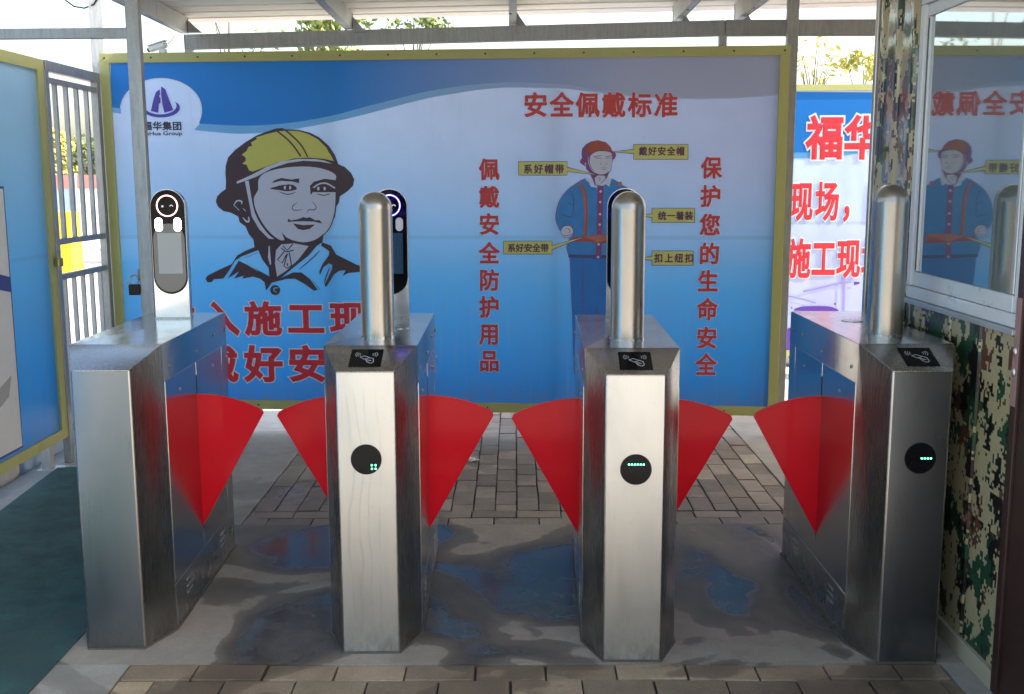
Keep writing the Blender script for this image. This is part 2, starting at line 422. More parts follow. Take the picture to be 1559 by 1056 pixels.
# ------------------------------------------------------------------ flat print on a sign (local x along the sign, z up, print faces -y)
class Sign:
    """plane of a sign; pixel positions of the photograph are read onto it once"""
    def __init__(s, A, Bp):
        s.A = np.array([A[0], A[1], 0.]); d = np.array([Bp[0]-A[0], Bp[1]-A[1], 0.]); s.w = np.linalg.norm(d); s.ex = d/s.w
        s.n = np.array([s.ex[1], -s.ex[0], 0.]); s.rz = math.atan2(s.ex[1], s.ex[0])
    def uv(s, px, py):
        d = ray(px, py); c = np.array([0, 0, HC]); t = ((s.A-c)@s.n)/(d@s.n); p = c+d*t-s.A
        return (p@s.ex, p[2])
class Print:
    def __init__(s, sign, step=.0009): s.bm = bmesh.new(); s.sg = sign; s.mats = []; s.layer = 1; s.step = step
    def mi(s, m):
        if m not in s.mats: s.mats.append(m)
        return s.mats.index(m)
    def poly_uv(s, pts, m, layer):
        y = -s.step*layer-.001
        vs = [s.bm.verts.new((u, y, v)) for u, v in pts]
        for t in tessellate_polygon([[Vector((u, v, 0)) for u, v in pts]]):
            try: f = s.bm.faces.new([vs[i] for i in t])
            except ValueError: continue
            f.material_index = s.mi(m)
    def poly(s, pts, m, layer=1, sm=0, T=lambda p: p):
        if sm: pts = smooth_pts(pts, sm)
        s.poly_uv([s.sg.uv(*T(p)) for p in pts], m, layer)
    def stroke(s, pts, w, m, layer=1, T=lambda p: p, sm=3, taper=True):
        if sm and len(pts) > 2: pts = smooth_pts(pts, sm, False)
        L, Rr = [], []; n = len(pts)
        for i, p in enumerate(pts):
            a, b_ = pts[max(0, i-1)], pts[min(n-1, i+1)]; dx, dy = b_[0]-a[0], b_[1]-a[1]; l = math.hypot(dx, dy) or 1
            t = i/(n-1); k = w/2*(min(1, .35+2.6*min(t, 1-t)) if taper else 1)
            L.append((p[0]-dy/l*k, p[1]+dx/l*k)); Rr.append((p[0]+dy/l*k, p[1]-dx/l*k))
        s.poly(L+Rr[::-1], m, layer, 0, T)
    def build(s, name, parent, **kw):
        me = bpy.data.meshes.new(name); 
        for f in s.bm.faces: f.normal_update()
        for f in s.bm.faces:
            if f.normal.y > 0: f.normal_flip()
        s.bm.to_mesh(me); s.bm.free()
        for x in s.mats: me.materials.append(MATS[x])
        return link(name, me, parent, **kw)
_fc = {}
def text_mesh(body, bold):
    """filled letters with a sloping skirt that thickens the strokes; returns x, z and depth below the face (0..1)"""
    c = bpy.data.curves.new('g', 'FONT'); c.body = body; c.resolution_u = 3; c.fill_mode = 'FRONT'
    c.bevel_depth = bold; c.bevel_resolution = 0
    o = bpy.data.objects.new('g', c); COL.objects.link(o); bpy.context.view_layer.update()
    me = bpy.data.meshes.new_from_object(o.evaluated_get(bpy.context.evaluated_depsgraph_get()))
    V = [(v.co.x, v.co.y, min(1., max(0., (bold-v.co.z)/max(bold, 1e-6)))) for v in me.vertices if True]
    F = [tuple(p.vertices) for p in me.polygons if all(me.vertices[i].co.z > -1e-5 for i in p.vertices)]
    bpy.data.objects.remove(o); bpy.data.meshes.remove(me); bpy.data.curves.remove(c)
    return V, F
def glyph(ch, bold):
    k = (ch, bold)
    if k not in _fc: _fc[k] = text_mesh(ch, bold)
    return _fc[k]
def add_faces(pr, V, F, fx, y, mi):
    used = {}
    for f in F:
        q = []
        for i in f:
            if i not in used:
                x, z, d = V[i]; u, v = fx(x, z); used[i] = pr.bm.verts.new((u, y+d*.0006, v))
            q.append(used[i])
        try: pr.bm.faces.new(q).material_index = mi
        except ValueError: pass
def put_char(pr, ch, px, py, w, h, ink, outline=None, bold=.022, ow=.035, layer=2):
    """one character centred on (px, py) of the photograph, w x h of its pixels"""
    u, v = pr.sg.uv(px, py); ux, _ = pr.sg.uv(px+w/2, py); _, vy = pr.sg.uv(px, py-h/2)
    sx, sy = 2*(ux-u), 2*(vy-v)
    for m, off, ly in ([(outline, bold+ow, layer)] if outline else [])+[(ink, bold, layer+1)]:
        V, F = glyph(ch, off)
        add_faces(pr, V, F, lambda x, z: (u+(x-.5)*sx, v+(z-.377)*sy), -pr.step*ly-.001, pr.mi(m))
def put_latin(pr, text, px0, px1, py, hpx, ink, bold=.02):
    V, F = text_mesh(text, bold)
    u0, v0 = pr.sg.uv(px0, py+hpx/2); u1, v1 = pr.sg.uv(px1, py-hpx/2)
    x0, x1 = min(v[0] for v in V), max(v[0] for v in V)
    add_faces(pr, V, F, lambda x, z: (u0+(x-x0)/(x1-x0)*(u1-u0), v0+z/.72*(v1-v0)), -pr.step*3-.001, pr.mi(ink))

# ================================================================== THE SETTING: ground
def sheet(name, x0, x1, y0, y1, z, mat, cells=None, kind='structure'):
    bm = bmesh.new(); box(bm, x0, x1, y0, y1, z-.03, z)
    o = obj(name, bm, mat); o['kind'] = kind; return o
bm = bmesh.new(); bmesh.ops.create_grid(bm, x_segments=2, y_segments=2, size=150)
for v in bm.verts: v.co.z = -.035
g = obj('ground', bm, 'open_ground'); g['kind'] = 'structure'
LX0, LX1 = -1.235, 1.36                                   # the brick lane
o = sheet('concrete_slab', -2.50, 1.75, 3.232, 4.632, 0, 'slab_concrete')
sheet('concrete_strip', -2.50, LX0-.004, 4.634, 6.46, 0, 'strip_concrete')
sheet('concrete_strip', LX1+.004, 4.0, 4.634, 7.2, 0, 'strip_concrete')
sheet('concrete_strip', -2.50, LX0-.004, -.6, 3.23, 0, 'strip_concrete')
sheet('concrete_strip', LX1+.004, 1.75, -.6, 3.23, 0, 'strip_concrete')
# green floor coating, its left edge runs at a slant
bm = bmesh.new(); prism(bm, [(-1.462, -.6), (-1.475, 3.3), (-1.50, 4.6), (-1.56, 5.72), (-2.47, 5.60), (-2.46, 5.40), (-2.42, 4.84), (-2.37, 4.2), (-2.30, -.6)], .0015, .0045)
o = obj('green_floor', bm, 'green_coating'); o['kind'] = 'structure'
# brick lane behind the gates
def paving(name, x0, x1, y0, y1, label_bed, rows):
    bed = sheet(name, x0, x1, y0, y1, -.012, 'joint_sand'); return bed
bed = paving('brick_path', LX0, LX1, 4.634, 7.15, '', None)
BW, BL, J = .1035, .207, .006
def brick_mesh(w, l, mat, nm):
    me = mesh_of(B(-w/2, w/2, -l/2, l/2, -.02, 0, bev=.0035), nm, mat); return me
mesh_v = [brick_mesh(BW-J, BL-J, 'paver', 'brick')]; mesh_h = [brick_mesh(BL-J, BW-J, 'paver', 'brick')]
mesh_hf = [brick_mesh(.222-.006, .106-.006, 'paver_front', 'brick')]
def lay(me, x, y, parent, cut=1.):
    o = link('brick', me, parent, (x+random.uniform(-.0015, .0015), y+random.uniform(-.003, .003), random.uniform(-.0045, .0005)), (random.uniform(-.014, .014), random.uniform(-.016, .016), random.uniform(-.02, .02)))
    if cut != 1: o.scale = (cut, 1, 1)
    return o
y = 4.634
for r_ in range(2):                                       # two border rows across
    x = LX0; off = 0 if r_ else BL/2; first = True
    while x < LX1-.03:
        l = min(BL if not (first and off) else off, LX1-x); first = False
        lay(mesh_h[0], x+l/2, y+BW/2, bed, l/BL); x += l
    y += BW
cols = round((LX1-LX0)/BW); cw = (LX1-LX0)/cols
for c_ in range(cols):
    yy = y+(BL/2 if c_ % 2 else 0)
    if c_ % 2:
        o = lay(mesh_v[0], LX0+(c_+.5)*cw, y+BL/4, bed); o.scale = (1, .5, 1)
    while yy < 6.98:
        lay(mesh_v[0], LX0+(c_+.5)*cw, yy+BL/2, bed); yy += BL
# bricks in front
bed2 = sheet('brick_path', LX0, LX1, 1.2, 3.228, -.012, 'joint_sand')
for r_ in range(12):
    yy = 3.228-.106*(r_+.5); x = LX0; off = (r_ % 2)*.111; first = True
    while x < LX1-.03:
        l = min(.222 if not (first and off) else off, LX1-x); first = False
        lay(mesh_hf[0], x+l/2, yy, bed2, l/.222); x += l

def sheet_face(x0, x1, z0, z1):
    """taut vinyl, a single skin laced to the frame"""
    bm = bmesh.new(); bm.faces.new([bm.verts.new(p) for p in ((x0-.004, 0, z0-.004), (x1+.004, 0, z0-.004), (x1+.004, 0, z1+.004), (x0-.004, 0, z1+.004))]); return bm
# ================================================================== main banner sign
S = Sign((-2.438, 6.48), (1.553, 6.19))
main = empty('banner_sign', (S.A[0], S.A[1], 0), S.rz)
tag(main, 'large blue banner with helmeted worker portrait and red lettering, behind the turnstiles', 'banner')
WM = S.w; ZB, ZT = .150, 2.277; FB = .056
for a in ((0, WM, ZB, ZB+FB), (0, WM, ZT-FB, ZT)):
    obj('frame_bar', B(a[0], a[1], -.012, .03, a[2], a[3], bev=.002), 'frame_yellow', main)
for a in ((0, FB), (WM-FB, WM)):
    obj('frame_bar', B(a[0], a[1], -.012, .03, ZB+FB, ZT-FB, bev=.002), 'frame_yellow', main)
obj('banner_sheet', sheet_face(FB, WM-FB, ZB+FB, ZT-FB), 'banner_print', main)
for x in (.03, 1.35, 2.68, WM-.03):
    obj('leg', B(x-.02, x+.02, .034, .074, 0, ZT-.02), 'galvanised_dull', main)
for k in range(15):
    x = .03+k*(WM-.06)/14
    for z in (ZB+FB/2, ZT-FB/2): obj('frame_screw', prism(bmesh.new(), circle(x, z, .006, 8), -.0145, -.0115, 'y'), 'dark_print', main)
pr = Print(S)
lowD = [(304.5, 188), (368.7, 191), (432, 188), (502.7, 176.5), (555.6, 162.4), (608.5, 149), (650, 139), (700, 131.0), (758, 125.7), (801, 125.4), (865, 129), (919, 138), (1009, 146), (1100, 147), (1186, 141)]
lowL = [(295.3, 197.7), (340, 202), (375.7, 203.3), (432, 198.7), (502.7, 186.4), (573, 169.5), (643.8, 151), (700, 141), (722, 137.4), (768, 133), (819, 133.6), (865, 135), (919, 142), (1009, 149), (1100, 150), (1186, 144)]
top = [(1186, 85), (900, 88), (600, 91), (300, 94.5), (168.5, 96)]
arc = [(245.4+61*math.cos(R(t)), 167.5-47.5*math.sin(R(t))) for t in range(176, -28, -6)]        # round opening for the emblem
arc_o = [(245.4+62.5*math.cos(R(t)), 167.5-49*math.sin(R(t))) for t in range(176, -28, -6)]
pr.poly([(168.5, 163)]+[(184, 165)]+arc_o+smooth_pts(lowD, 3, False)+top, 'band_dark', 1)
pr.poly(arc_o+arc[::-1], 'white_print', 2)
pr.poly([(168.5, 170.5), (184.3, 173), (184, 165), (168.5, 163)], 'band_light', 1)
pr.poly(smooth_pts(lowL, 3, False)+smooth_pts(lowD, 3, False)[::-1], 'band_light', 1)
pr.build('printed_background', main)
# logo
pr = Print(S); T = lambda p: (150+p[0]/7.54, 80+p[1]/7.54)
pr.poly([(605, 670), (622, 590), (640, 520), (665, 450), (708, 420), (710, 480), (700, 500), (716, 520), (716, 580), (696, 585), (690, 690)], 'logo_purple', 5, 0, T)
pr.poly([(722, 385), (770, 420), (800, 500), (862, 660), (760, 690), (738, 600), (722, 480)], 'logo_purple', 5, 0, T)
oe = [(720+218*math.cos(a), 632+112*math.sin(a)) for a in [R(-28+i*8) for i in range(30)]]
ie = [(714+186*math.cos(a), 610+98*math.sin(a)) for a in [R(-28+i*8) for i in range(30)]]
pr.poly(oe+ie[::-1], 'logo_purple', 5.5, 0, T)
pr.build('logo_emblem', main)
pr = Print(S)
for ch, x in zip('福华集团', (224.6, 239.8, 254.8, 270.0)): put_char(pr, ch, x, 191.5, 14.6, 14, 'logo_ink', None, .03, layer=4)
put_latin(pr, 'FuHua Group', 217.5, 277.5, 202.6, 6.4, 'logo_ink')
pr.build('lettering', main)
# big portrait
pr = Print(S); A_ = lambda p: (310+p[0]/6.236, 180+p[1]/6.236)
def Bc(pts): return [(x, y_+811) for x, y_ in pts]
K = 'dark_print'
pr.poly([(690, 95), (755, 92), (770, 103), (900, 108), (1010, 135), (1100, 180), (1190, 260), (1250, 350), (1280, 435), (1340, 460), (1400, 515), (1432, 580), (1420, 640), (1370, 690), (1295, 740), (1285, 800), (1262, 835), (1250, 930)]
        + Bc([(1225, 170), (1180, 260), (1140, 300), (1130, 365), (1075, 400), (1000, 490), (860, 600), (740, 700), (650, 745), (595, 825), (580, 740), (625, 690), (620, 610), (560, 530), (520, 440), (485, 410), (475, 340), (430, 285), (400, 215), (345, 175), (330, 120)])
        + [(260, 895), (190, 880), (140, 840), (118, 790), (130, 740), (170, 700), (212, 670), (215, 600), (208, 520), (212, 450), (235, 370), (300, 300), (400, 225), (500, 165), (600, 125)], K, 4, 0, A_)
pr.poly([(700, 125), (770, 118), (900, 120), (1000, 150), (1090, 200), (1170, 280), (1190, 322), (1205, 340), (1240, 405), (1150, 385), (1000, 372), (860, 380), (700, 420), (560, 470), (470, 505), (435, 495), (410, 440), (370, 430), (405, 400), (400, 370), (365, 345), (410, 310), (430, 270), (465, 260), (450, 230), (510, 195), (500, 180), (600, 150)], 'helmet_yellow', 5, 0, A_)
pr.stroke([(700, 120), (800, 200), (870, 280), (925, 360)], 15, K, 6, A_, taper=False)
pr.stroke([(780, 113), (870, 190), (940, 270), (990, 365)], 14, K, 6, A_, taper=False)
pr.poly([(315, 600), (450, 540), (600, 460), (750, 405), (900, 385), (1050, 385), (1150, 400), (1220, 430), (1100, 410), (950, 402), (800, 424), (650, 474), (500, 555), (320, 620)], 'pale_print', 5, 0, A_)
pr.poly(smooth_pts([(520, 620), (530, 570), (580, 520), (700, 480), (850, 460), (1000, 458), (1120, 475), (1220, 510), (1262, 550), (1250, 600), (1255, 700), (1250, 830), (1235, 940)]+Bc([(1200, 230), (1120, 300), (1050, 345), (950, 365), (850, 345), (785, 322), (765, 345), (720, 340), (640, 280), (560, 180), (500, 60)])+[(480, 790), (485, 740), (520, 680)], 2), 'pale_print', 5, 0, A_)
pr.stroke([(1263, 820), (1235, 945)]+Bc([(1200, 225), (1135, 305)]), 9, K, 6, A_)
pr.poly([(395, 595), (430, 590), (448, 700), (465, 800), (490, 900)]+Bc([(520, 140), (600, 260), (680, 335), (620, 330), (530, 240), (460, 120)])+[(435, 800), (415, 700)], 'pale_print', 5, 0, A_)
pr.stroke([(470, 790), (500, 900)]+Bc([(545, 180), (620, 280), (700, 345)]), 14, K, 6.5, A_, taper=False)
pr.poly([(645, 615), (680, 585), (740, 565), (840, 580), (880, 572), (910, 570), (910, 615), (850, 600), (740, 592)], K, 6, 0, A_)
pr.poly([(630, 662), (700, 645), (740, 625), (850, 630), (888, 672), (800, 692), (720, 680), (672, 675)], K, 6, 2, A_)
for cx in (775, 825): pr.poly(circle(cx, 657, 11, 12, 18), 'pale_print', 7, 0, A_)
pr.stroke([(715, 638), (760, 626), (800, 630)], 8, 'pale_print', 7, A_)
pr.stroke([(718, 695), (800, 722), (880, 700)], 9, K, 6, A_)
pr.poly([(1018, 728), (1012, 640), (1050, 600), (1150, 573), (1250, 585), (1285, 610), (1285, 700), (1040, 700)], K, 6, 0, A_)
pr.stroke([(1045, 658), (1100, 622), (1170, 617), (1250, 662)], 14, 'pale_print', 7, A_, taper=False)
for cx in (1092, 1152): pr.poly(circle(cx, 666, 12, 12, 18), 'pale_print', 7, 0, A_)
pr.stroke([(1075, 714), (1140, 730), (1208, 714)], 9, K, 6, A_)
pr.stroke([(890, 795), (845, 840), (862, 872), (945, 865)], 8, K, 6, A_)
pr.stroke([(1030, 785), (1072, 840), (1050, 868), (1000, 868), (985, 898)], 8, K, 6, A_)
pr.poly(Bc([(800, 172), (805, 140), (832, 157), (900, 145), (950, 125), (980, 135), (1010, 125), (1060, 155), (1105, 155), (1128, 187), (1050, 168), (950, 165), (850, 168)]), K, 6, 0, A_)
pr.poly(Bc([(850, 185), (950, 202), (1062, 195), (1010, 238), (950, 249), (900, 240)]), K, 6, 0, A_)
pr.poly(Bc([(745, 270), (790, 318), (860, 352), (775, 352)]), K, 6, 0, A_)
pr.stroke([(288, 828), (320, 782), (365, 788), (362, 815)], 14, 'pale_print', 6, A_)
pr.stroke([(295, 826), (340, 872)], 18, 'pale_print', 6, A_, sm=0); pr.stroke([(378, 855), (405, 882)], 16, 'pale_print', 6, A_, sm=0)
pr.stroke(Bc([(375, 128), (408, 165), (432, 165), (430, 120)]), 17, 'pale_print', 6, A_)
pr.poly(Bc([(620, 400), (632, 398), (634, 450), (645, 575), (632, 575), (614, 510)]), 'pale_print', 6, 0, A_)
pr.poly(Bc([(740, 385), (860, 374), (1000, 400), (900, 530), (780, 640), (700, 690), (680, 560), (690, 440)]), 'pale_print', 6, 0, A_)
for st in ([(740, 420), (790, 455), (858, 440)], [(755, 400), (800, 440), (850, 380)], [(770, 450), (705, 530), (748, 562), (790, 480)], [(800, 470), (765, 590), (795, 610), (838, 585), (815, 460)], [(795, 560), (800, 590)]):
    pr.stroke(Bc(st), 11, K, 7, A_, taper=False, sm=0)
pr.poly(Bc([(1130, 365), (1210, 395), (1260, 480), (1450, 575), (1500, 590), (1500, 640), (1450, 650), (1380, 655), (1320, 685), (1350, 630), (1290, 635), (1240, 670), (1165, 790), (1150, 770), (1220, 620), (1225, 580), (1190, 565), (1140, 600), (1105, 680), (1100, 640), (1130, 570), (1190, 490), (1195, 450), (1115, 395)]), K, 4.5, 0, A_)
pr.stroke(Bc([(1108, 440), (1040, 510), (905, 627)]), 11, K, 5, A_); pr.stroke(Bc([(1040, 732), (1105, 815)]), 12, K, 5, A_, sm=0)
pr.stroke(Bc([(1200, 600), (1165, 690), (1148, 760)]), 11, K, 5, A_)
pr.poly(Bc([(725, 708), (850, 650), (930, 650), (1010, 710), (1085, 815), (1050, 825), (960, 760), (870, 710), (790, 712), (640, 750), (660, 700)]), K, 4.7, 0, A_)
pr.poly(Bc([(485, 410), (400, 445), (320, 490), (270, 570), (150, 625), (40, 680), (20, 710), (40, 745), (80, 742), (100, 715), (190, 708), (240, 640), (300, 540), (360, 500), (520, 440)]), K, 4.5, 0, A_)
pr.poly(Bc([(335, 540), (400, 570), (510, 625), (605, 675), (625, 690), (580, 745), (540, 710), (470, 690), (370, 710), (385, 680), (290, 710), (340, 640), (230, 710), (280, 630)]), K, 4.5, 0, A_)
pr.stroke(Bc([(370, 545), (520, 640)]), 8, 'pale_print', 5.2, A_, sm=0); pr.stroke(Bc([(390, 515), (515, 462)]), 9, K, 5, A_, sm=0)
pr.poly(Bc(circle(682, 818, 48, 20)), K, 5, 0, A_); pr.stroke(Bc([(715, 795), (675, 800), (672, 825), (700, 838)]), 12, 'band_light', 6, A_)
pr.build('printed_portrait', main)
# small full-length worker
pr = Print(S); C = lambda p: (840+p[0]/10.39, 205+p[1]/10.39); D = lambda p: (830+p[0]/8.8, 280+p[1]/8.8)
Pp = 'purple_print'
tors = [(892, 271), (875, 280), (862, 290), (853, 302), (847, 318), (845.5, 334), (850, 346), (853, 351), (860, 345), (870, 342), (872.5, 358), (866, 364), (865, 388), (920, 390), (952, 390), (953, 362), (966, 362), (976, 338), (972, 305), (962, 290), (945, 280), (930, 271), (918, 284), (900, 284)]
pr.poly(tors, Pp, 4, 2)
pr.poly([(865+(x-865)*.985+.9, 330+(y_-330)*.985) for x, y_ in tors], 'suit_blue', 5, 2)
pr.poly([(867, 391), (952, 391), (950, 480), (945, 570), (912, 570), (908, 470), (902, 570), (874, 570), (871, 480)], Pp, 4.2)
pr.poly([(868, 391), (951, 391), (949, 480), (944, 570), (913, 570), (909, 460), (901, 570), (875, 570), (872, 480)], 'trouser_blue', 5.2)
pr.stroke([(887, 394), (888, 480), (889, 560)], 1.0, Pp, 6)
pr.poly([(470, 300), (480, 220), (540, 150), (620, 105), (740, 85), (860, 120), (930, 190), (955, 250), (1000, 280), (1020, 320), (1000, 370), (965, 400), (955, 460), (940, 560), (905, 600), (870, 680), (780, 760), (720, 800), (680, 800), (660, 730), (620, 650), (600, 600), (545, 540), (540, 500), (500, 480), (445, 440), (450, 400), (480, 370)], Pp, 5, 0, C)
pr.poly([(560, 200), (600, 130), (740, 95), (850, 125), (920, 190), (945, 255), (800, 240), (700, 255), (600, 300), (555, 260)], 'helmet_red', 6, 2, C)
pr.poly([(605, 360), (620, 320), (700, 270), (800, 258), (900, 270), (950, 300), (955, 380), (950, 460), (935, 550), (890, 590), (820, 625), (740, 620), (680, 590), (620, 500), (600, 420)], 'pale_print', 6, 2, C)
for a, b_, w in (((665, 345), (785, 328), 24), ((680, 365), (780, 372), 24), ((850, 350), (955, 330), 26), ((848, 372), (955, 368), 20), ((755, 522), (895, 522), 9), ((790, 545), (860, 545), 18), ((800, 508), (850, 508), 10)):
    pr.stroke([a, b_], w, Pp, 7, C, sm=0)
pr.stroke([(775, 440), (768, 468), (790, 474)], 6, Pp, 7, C); pr.stroke([(868, 440), (875, 465), (845, 476)], 6, Pp, 7, C)
pr.stroke([(572, 340), (592, 470), (640, 560), (700, 610)], 10, 'pale_print', 6.5, C); pr.stroke([(548, 440), (525, 460), (548, 490)], 9, 'pale_print', 6.5, C)
pr.poly([(680, 680), (735, 640), (850, 650), (840, 700), (740, 790), (695, 790)], 'pale_print', 6, 0, C)
pr.stroke([(710, 680), (770, 690), (740, 740)], 9, Pp, 7, C)
pr.poly([(535, 710), (600, 655), (650, 720), (665, 805)], 'pale_print', 6, 0, C); pr.poly([(760, 805), (880, 690), (905, 640), (950, 680), (910, 820), (850, 780)], 'pale_print', 6, 0, C)
pr.stroke([(465, -5), (520, 100), (538, 200), (545, 400), (535, 695)], 46, 'belt_red', 6, D, taper=False); pr.stroke([(462, -5), (515, 100), (530, 200), (535, 400), (525, 695)], 26, 'strap_salmon', 6.6, D, taper=False)
pr.poly([(1050, 745), (1105, 740), (1115, 790), (1060, 830), (1040, 800)], 'strap_salmon', 6, 0, C)
pr.poly([(700, 15), (785, 25), (765, 670), (688, 670)], Pp, 6, 0, D); pr.poly([(682, 790), (760, 790), (750, 985), (672, 985)], Pp, 6, 0, D)
pr.poly([(370, 708), (560, 700), (690, 670), (1030, 670), (1030, 800), (690, 790), (600, 770), (370, 770)], 'belt_red', 7, 0, D)
pr.poly([(520, 712), (620, 690), (690, 675), (1000, 675), (1000, 700), (700, 780), (620, 740)], 'strap_salmon', 7.5, 0, D)
for x, y_ in ((742, 97), (737, 240), (735, 402), (730, 543), (716, 805), (708, 977)): pr.poly(circle(x, y_, 17, 12), 'pale_print', 8, 0, D)
pr.poly([(308, 940), (670, 950), (1060, 955), (1060, 1000), (670, 998), (312, 980)], 'navy_print', 5.8, 0, D)
pr.poly(circle(863.6, 352.3, 9.8, 18, 9.6), Pp, 6); pr.poly(circle(863.6, 352.3, 9.1, 18, 8.9), 'pale_print', 7)
for st in ([(275, 595), (320, 600), (335, 640), (310, 645)], [(240, 680), (300, 690), (375, 660)], [(300, 720), (375, 690)], [(300, 560), (345, 550), (370, 590)]): pr.stroke(st, 8, Pp, 8, D)
for st in ([(300, 60), (370, 150), (385, 250), (375, 350), (362, 445)], [(215, 405), (290, 430), (362, 445)], [(300, 235), (350, 268), (380, 270)]): pr.stroke(st, 9, 'navy_print', 6, D)
pr.build('printed_worker', main)
# caption boxes with pointers
LAB = (((965, 220, 1047, 242), (935, 231), 230, '戴好安全帽', 979, 14.2, 13), ((790, 246, 863, 266), (905, 265), 257, '系好帽带', 804, 16, 14),
       ((993, 317, 1057, 338), (976, 327), 328, '统一着装', 1008, 13.5, 13), ((993, 382, 1055, 403), (974, 393), 392.5, '扣上纽扣', 1002.5, 15.5, 13.5), ((767, 367, 840, 386), (886, 361), 377, '系好安全带', 779, 12.6, 12.5))
for (x0, y0, x1, y1), tip, cy, txt, cx0, dx, sz in LAB:
    pr = Print(S); ex = x0 if tip[0] < x0 else x1; dirx = 1 if tip[0] < x0 else -1
    pr.poly([(x0-.8, y0-.8), (x1+.8, y0-.8), (x1+.8, y1+.8), (x0-.8, y1+.8)], 'navy_print', 8.5)
    pr.poly([(ex+dirx, cy-3.6), (ex+dirx, cy+4.0), (tip[0], tip[1]+.9), (tip[0], tip[1]-.6)], 'navy_print', 8.7)
    pr.poly([(x0, y0), (x1, y0), (x1, y1), (x0, y1)], 'label_yellow', 9)
    pr.poly([(ex+dirx*2, cy-2.6), (ex+dirx*2, cy+3.0), (tip[0], tip[1]+.3), (tip[0], tip[1]-.1)], 'label_yellow', 9.2)
    for k, ch in enumerate(txt): put_char(pr, ch, cx0+dx*k, cy, sz, sz+.8, 'label_ink', None, .03, layer=10)
    pr.build('caption_box', main)
pr = Print(S)
for k, ch in enumerate('安全佩戴标准'): put_char(pr, ch, 815.5+39.7*k, 159.5, 37, 39, 'red_letter', 'pale_print', .03, .02)
pr.build('lettering', main)
pr = Print(S)
for k, ch in enumerate('佩戴安全防护用品'): put_char(pr, ch, 745, (257.6, 299.5, 341, 385, 426, 467, 508, 549)[k], 31.5, 34, 'red_letter', 'pale_print', .03, .025)
pr.build('lettering', main)
pr = Print(S)
for k, ch in enumerate('保护您的生命安全'): put_char(pr, ch, (1083, 1082, 1081, 1080, 1078, 1077, 1076, 1075)[k], (255, 298.5, 342, 386, 427.6, 470.5, 514, 554.7)[k], 32, 34.5, 'red_letter', 'pale_print', .03, .025)
pr.build('lettering', main)
pr = Print(S)
for k, ch in enumerate('进入施工现场'): put_char(pr, ch, (270.5, 336, 400.8, 466, 530, 594)[k], 484.5, 57, 53, 'red_letter_bright', 'white_print', .035, .03)
for k, ch in enumerate('戴好安全帽'): put_char(pr, ch, (334, 401.5, 468, 534, 598)[k], 553.5, 59, 57, 'red_letter_bright', 'white_print', .035, .03)
pr.build('lettering', main)

# ================================================================== second banner behind, to the right
S2 = Sign((.55, 8.36), (4.45, 8.2))
far = empty('banner_sign', (S2.A[0], S2.A[1], 0), S2.rz)
tag(far, 'farther banner sign with purple cranes and big red lettering, behind the rightmost turnstile', 'banner')
W2 = S2.w
for a in ((0, W2, .16, .205), (0, W2, 2.195, 2.24)): obj('frame_bar', B(a[0], a[1], -.012, .03, a[2], a[3]), 'frame_yellow', far)
for a in ((0, .045), (W2-.045, W2)): obj('frame_bar', B(a[0], a[1], -.012, .03, .205, 2.195), 'frame_yellow', far)
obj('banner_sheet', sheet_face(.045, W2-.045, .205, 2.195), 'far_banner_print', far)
for x in (.03, 1.3, 2.6, W2-.03): obj('leg', B(x-.02, x+.02, .034, .074, 0, 2.2), 'galvanised_dull', far)
pr = Print(S2)
pr.poly([(1100, 139), (1420, 141), (1420, 205), (1345, 226), (1290, 236), (1240, 241), (1200, 240), (1150, 236), (1100, 228)], 'far_band_light', 1)
pr.poly([(1100, 139), (1420, 141), (1420, 195), (1345, 216), (1290, 227), (1240, 232), (1200, 231), (1150, 227), (1100, 219)], 'far_band', 2)
pr.poly(circle(1158, 203, 51, 32, 40), 'white_print', 3); pr.build('printed_background', far)
pr = Print(S2)
for k, ch in enumerate('福华集团'): put_char(pr, ch, 1256+57.5*k, 209, 57, 69, 'red_letter_bright', 'white_print', .035, .04, layer=4)
for k, ch in enumerate('施工现场，闲人免进'):
    put_char(pr, ch, 1140.5+39.7*k, 306, 37, 62, 'red_letter_bright', 'white_print', .03, .03, layer=4)
for k, ch in enumerate('入施工现场注意安全'): put_char(pr, ch, 1178+38*k, 393, 37, 62, 'red_letter_bright', 'white_print', .03, .03, layer=4)
pr.build('lettering', far)
pr = Print(S2); E_ = lambda p: (1185+p[0]/8.12, 430+p[1]/8.12); cp = 'crane_purple'
pr.stroke([(305, 110), (500, 70), (700, 20), (900, -10)], 22, cp, 4, E_, taper=False); pr.stroke([(310, 95), (780, -15)], 6, cp, 4.5, E_, sm=0)
pr.poly([(790, -60), (830, -60), (815, 355), (790, 355)], cp, 5, 0, E_); pr.poly([(930, -10), (1000, -10), (1000, 15), (935, 32)], 'deep_purple', 5, 0, E_)
pr.stroke([(810, -60), (980, 0)], 6, cp, 5, E_, sm=0); pr.stroke([(702, 30), (700, 260)], 8, cp, 4, E_, sm=0); pr.poly(circle(697, 262, 14, 10), 'deep_purple', 5, 0, E_)
pr.poly([(90, 160), (112, 160), (90, 600), (62, 600)], cp, 5, 0, E_); pr.stroke([(-60, 150), (110, 165), (300, 205), (460, 252)], 18, cp, 4, E_, taper=False); pr.stroke([(100, 120), (440, 235)], 6, cp, 4, E_, sm=0)
pr.stroke([(165, 190), (162, 310)], 7, cp, 4, E_, sm=0); pr.poly(circle(162, 312, 10, 8), 'deep_purple', 5, 0, E_)
pr.poly([(190, 345), (250, 305), (350, 290), (600, 290), (700, 315), (740, 352), (460, 350)], 'deep_purple', 4, 2, E_)
for x in (310, 395, 500, 570, 640): pr.stroke([(x, 268), (x, 295)], 12, cp, 4, E_, sm=0)
pr.poly([(-200, 585), (110, 575), (120, 560), (400, 545), (400, 830), (-200, 840)], 'deep_purple', 6, 0, E_)
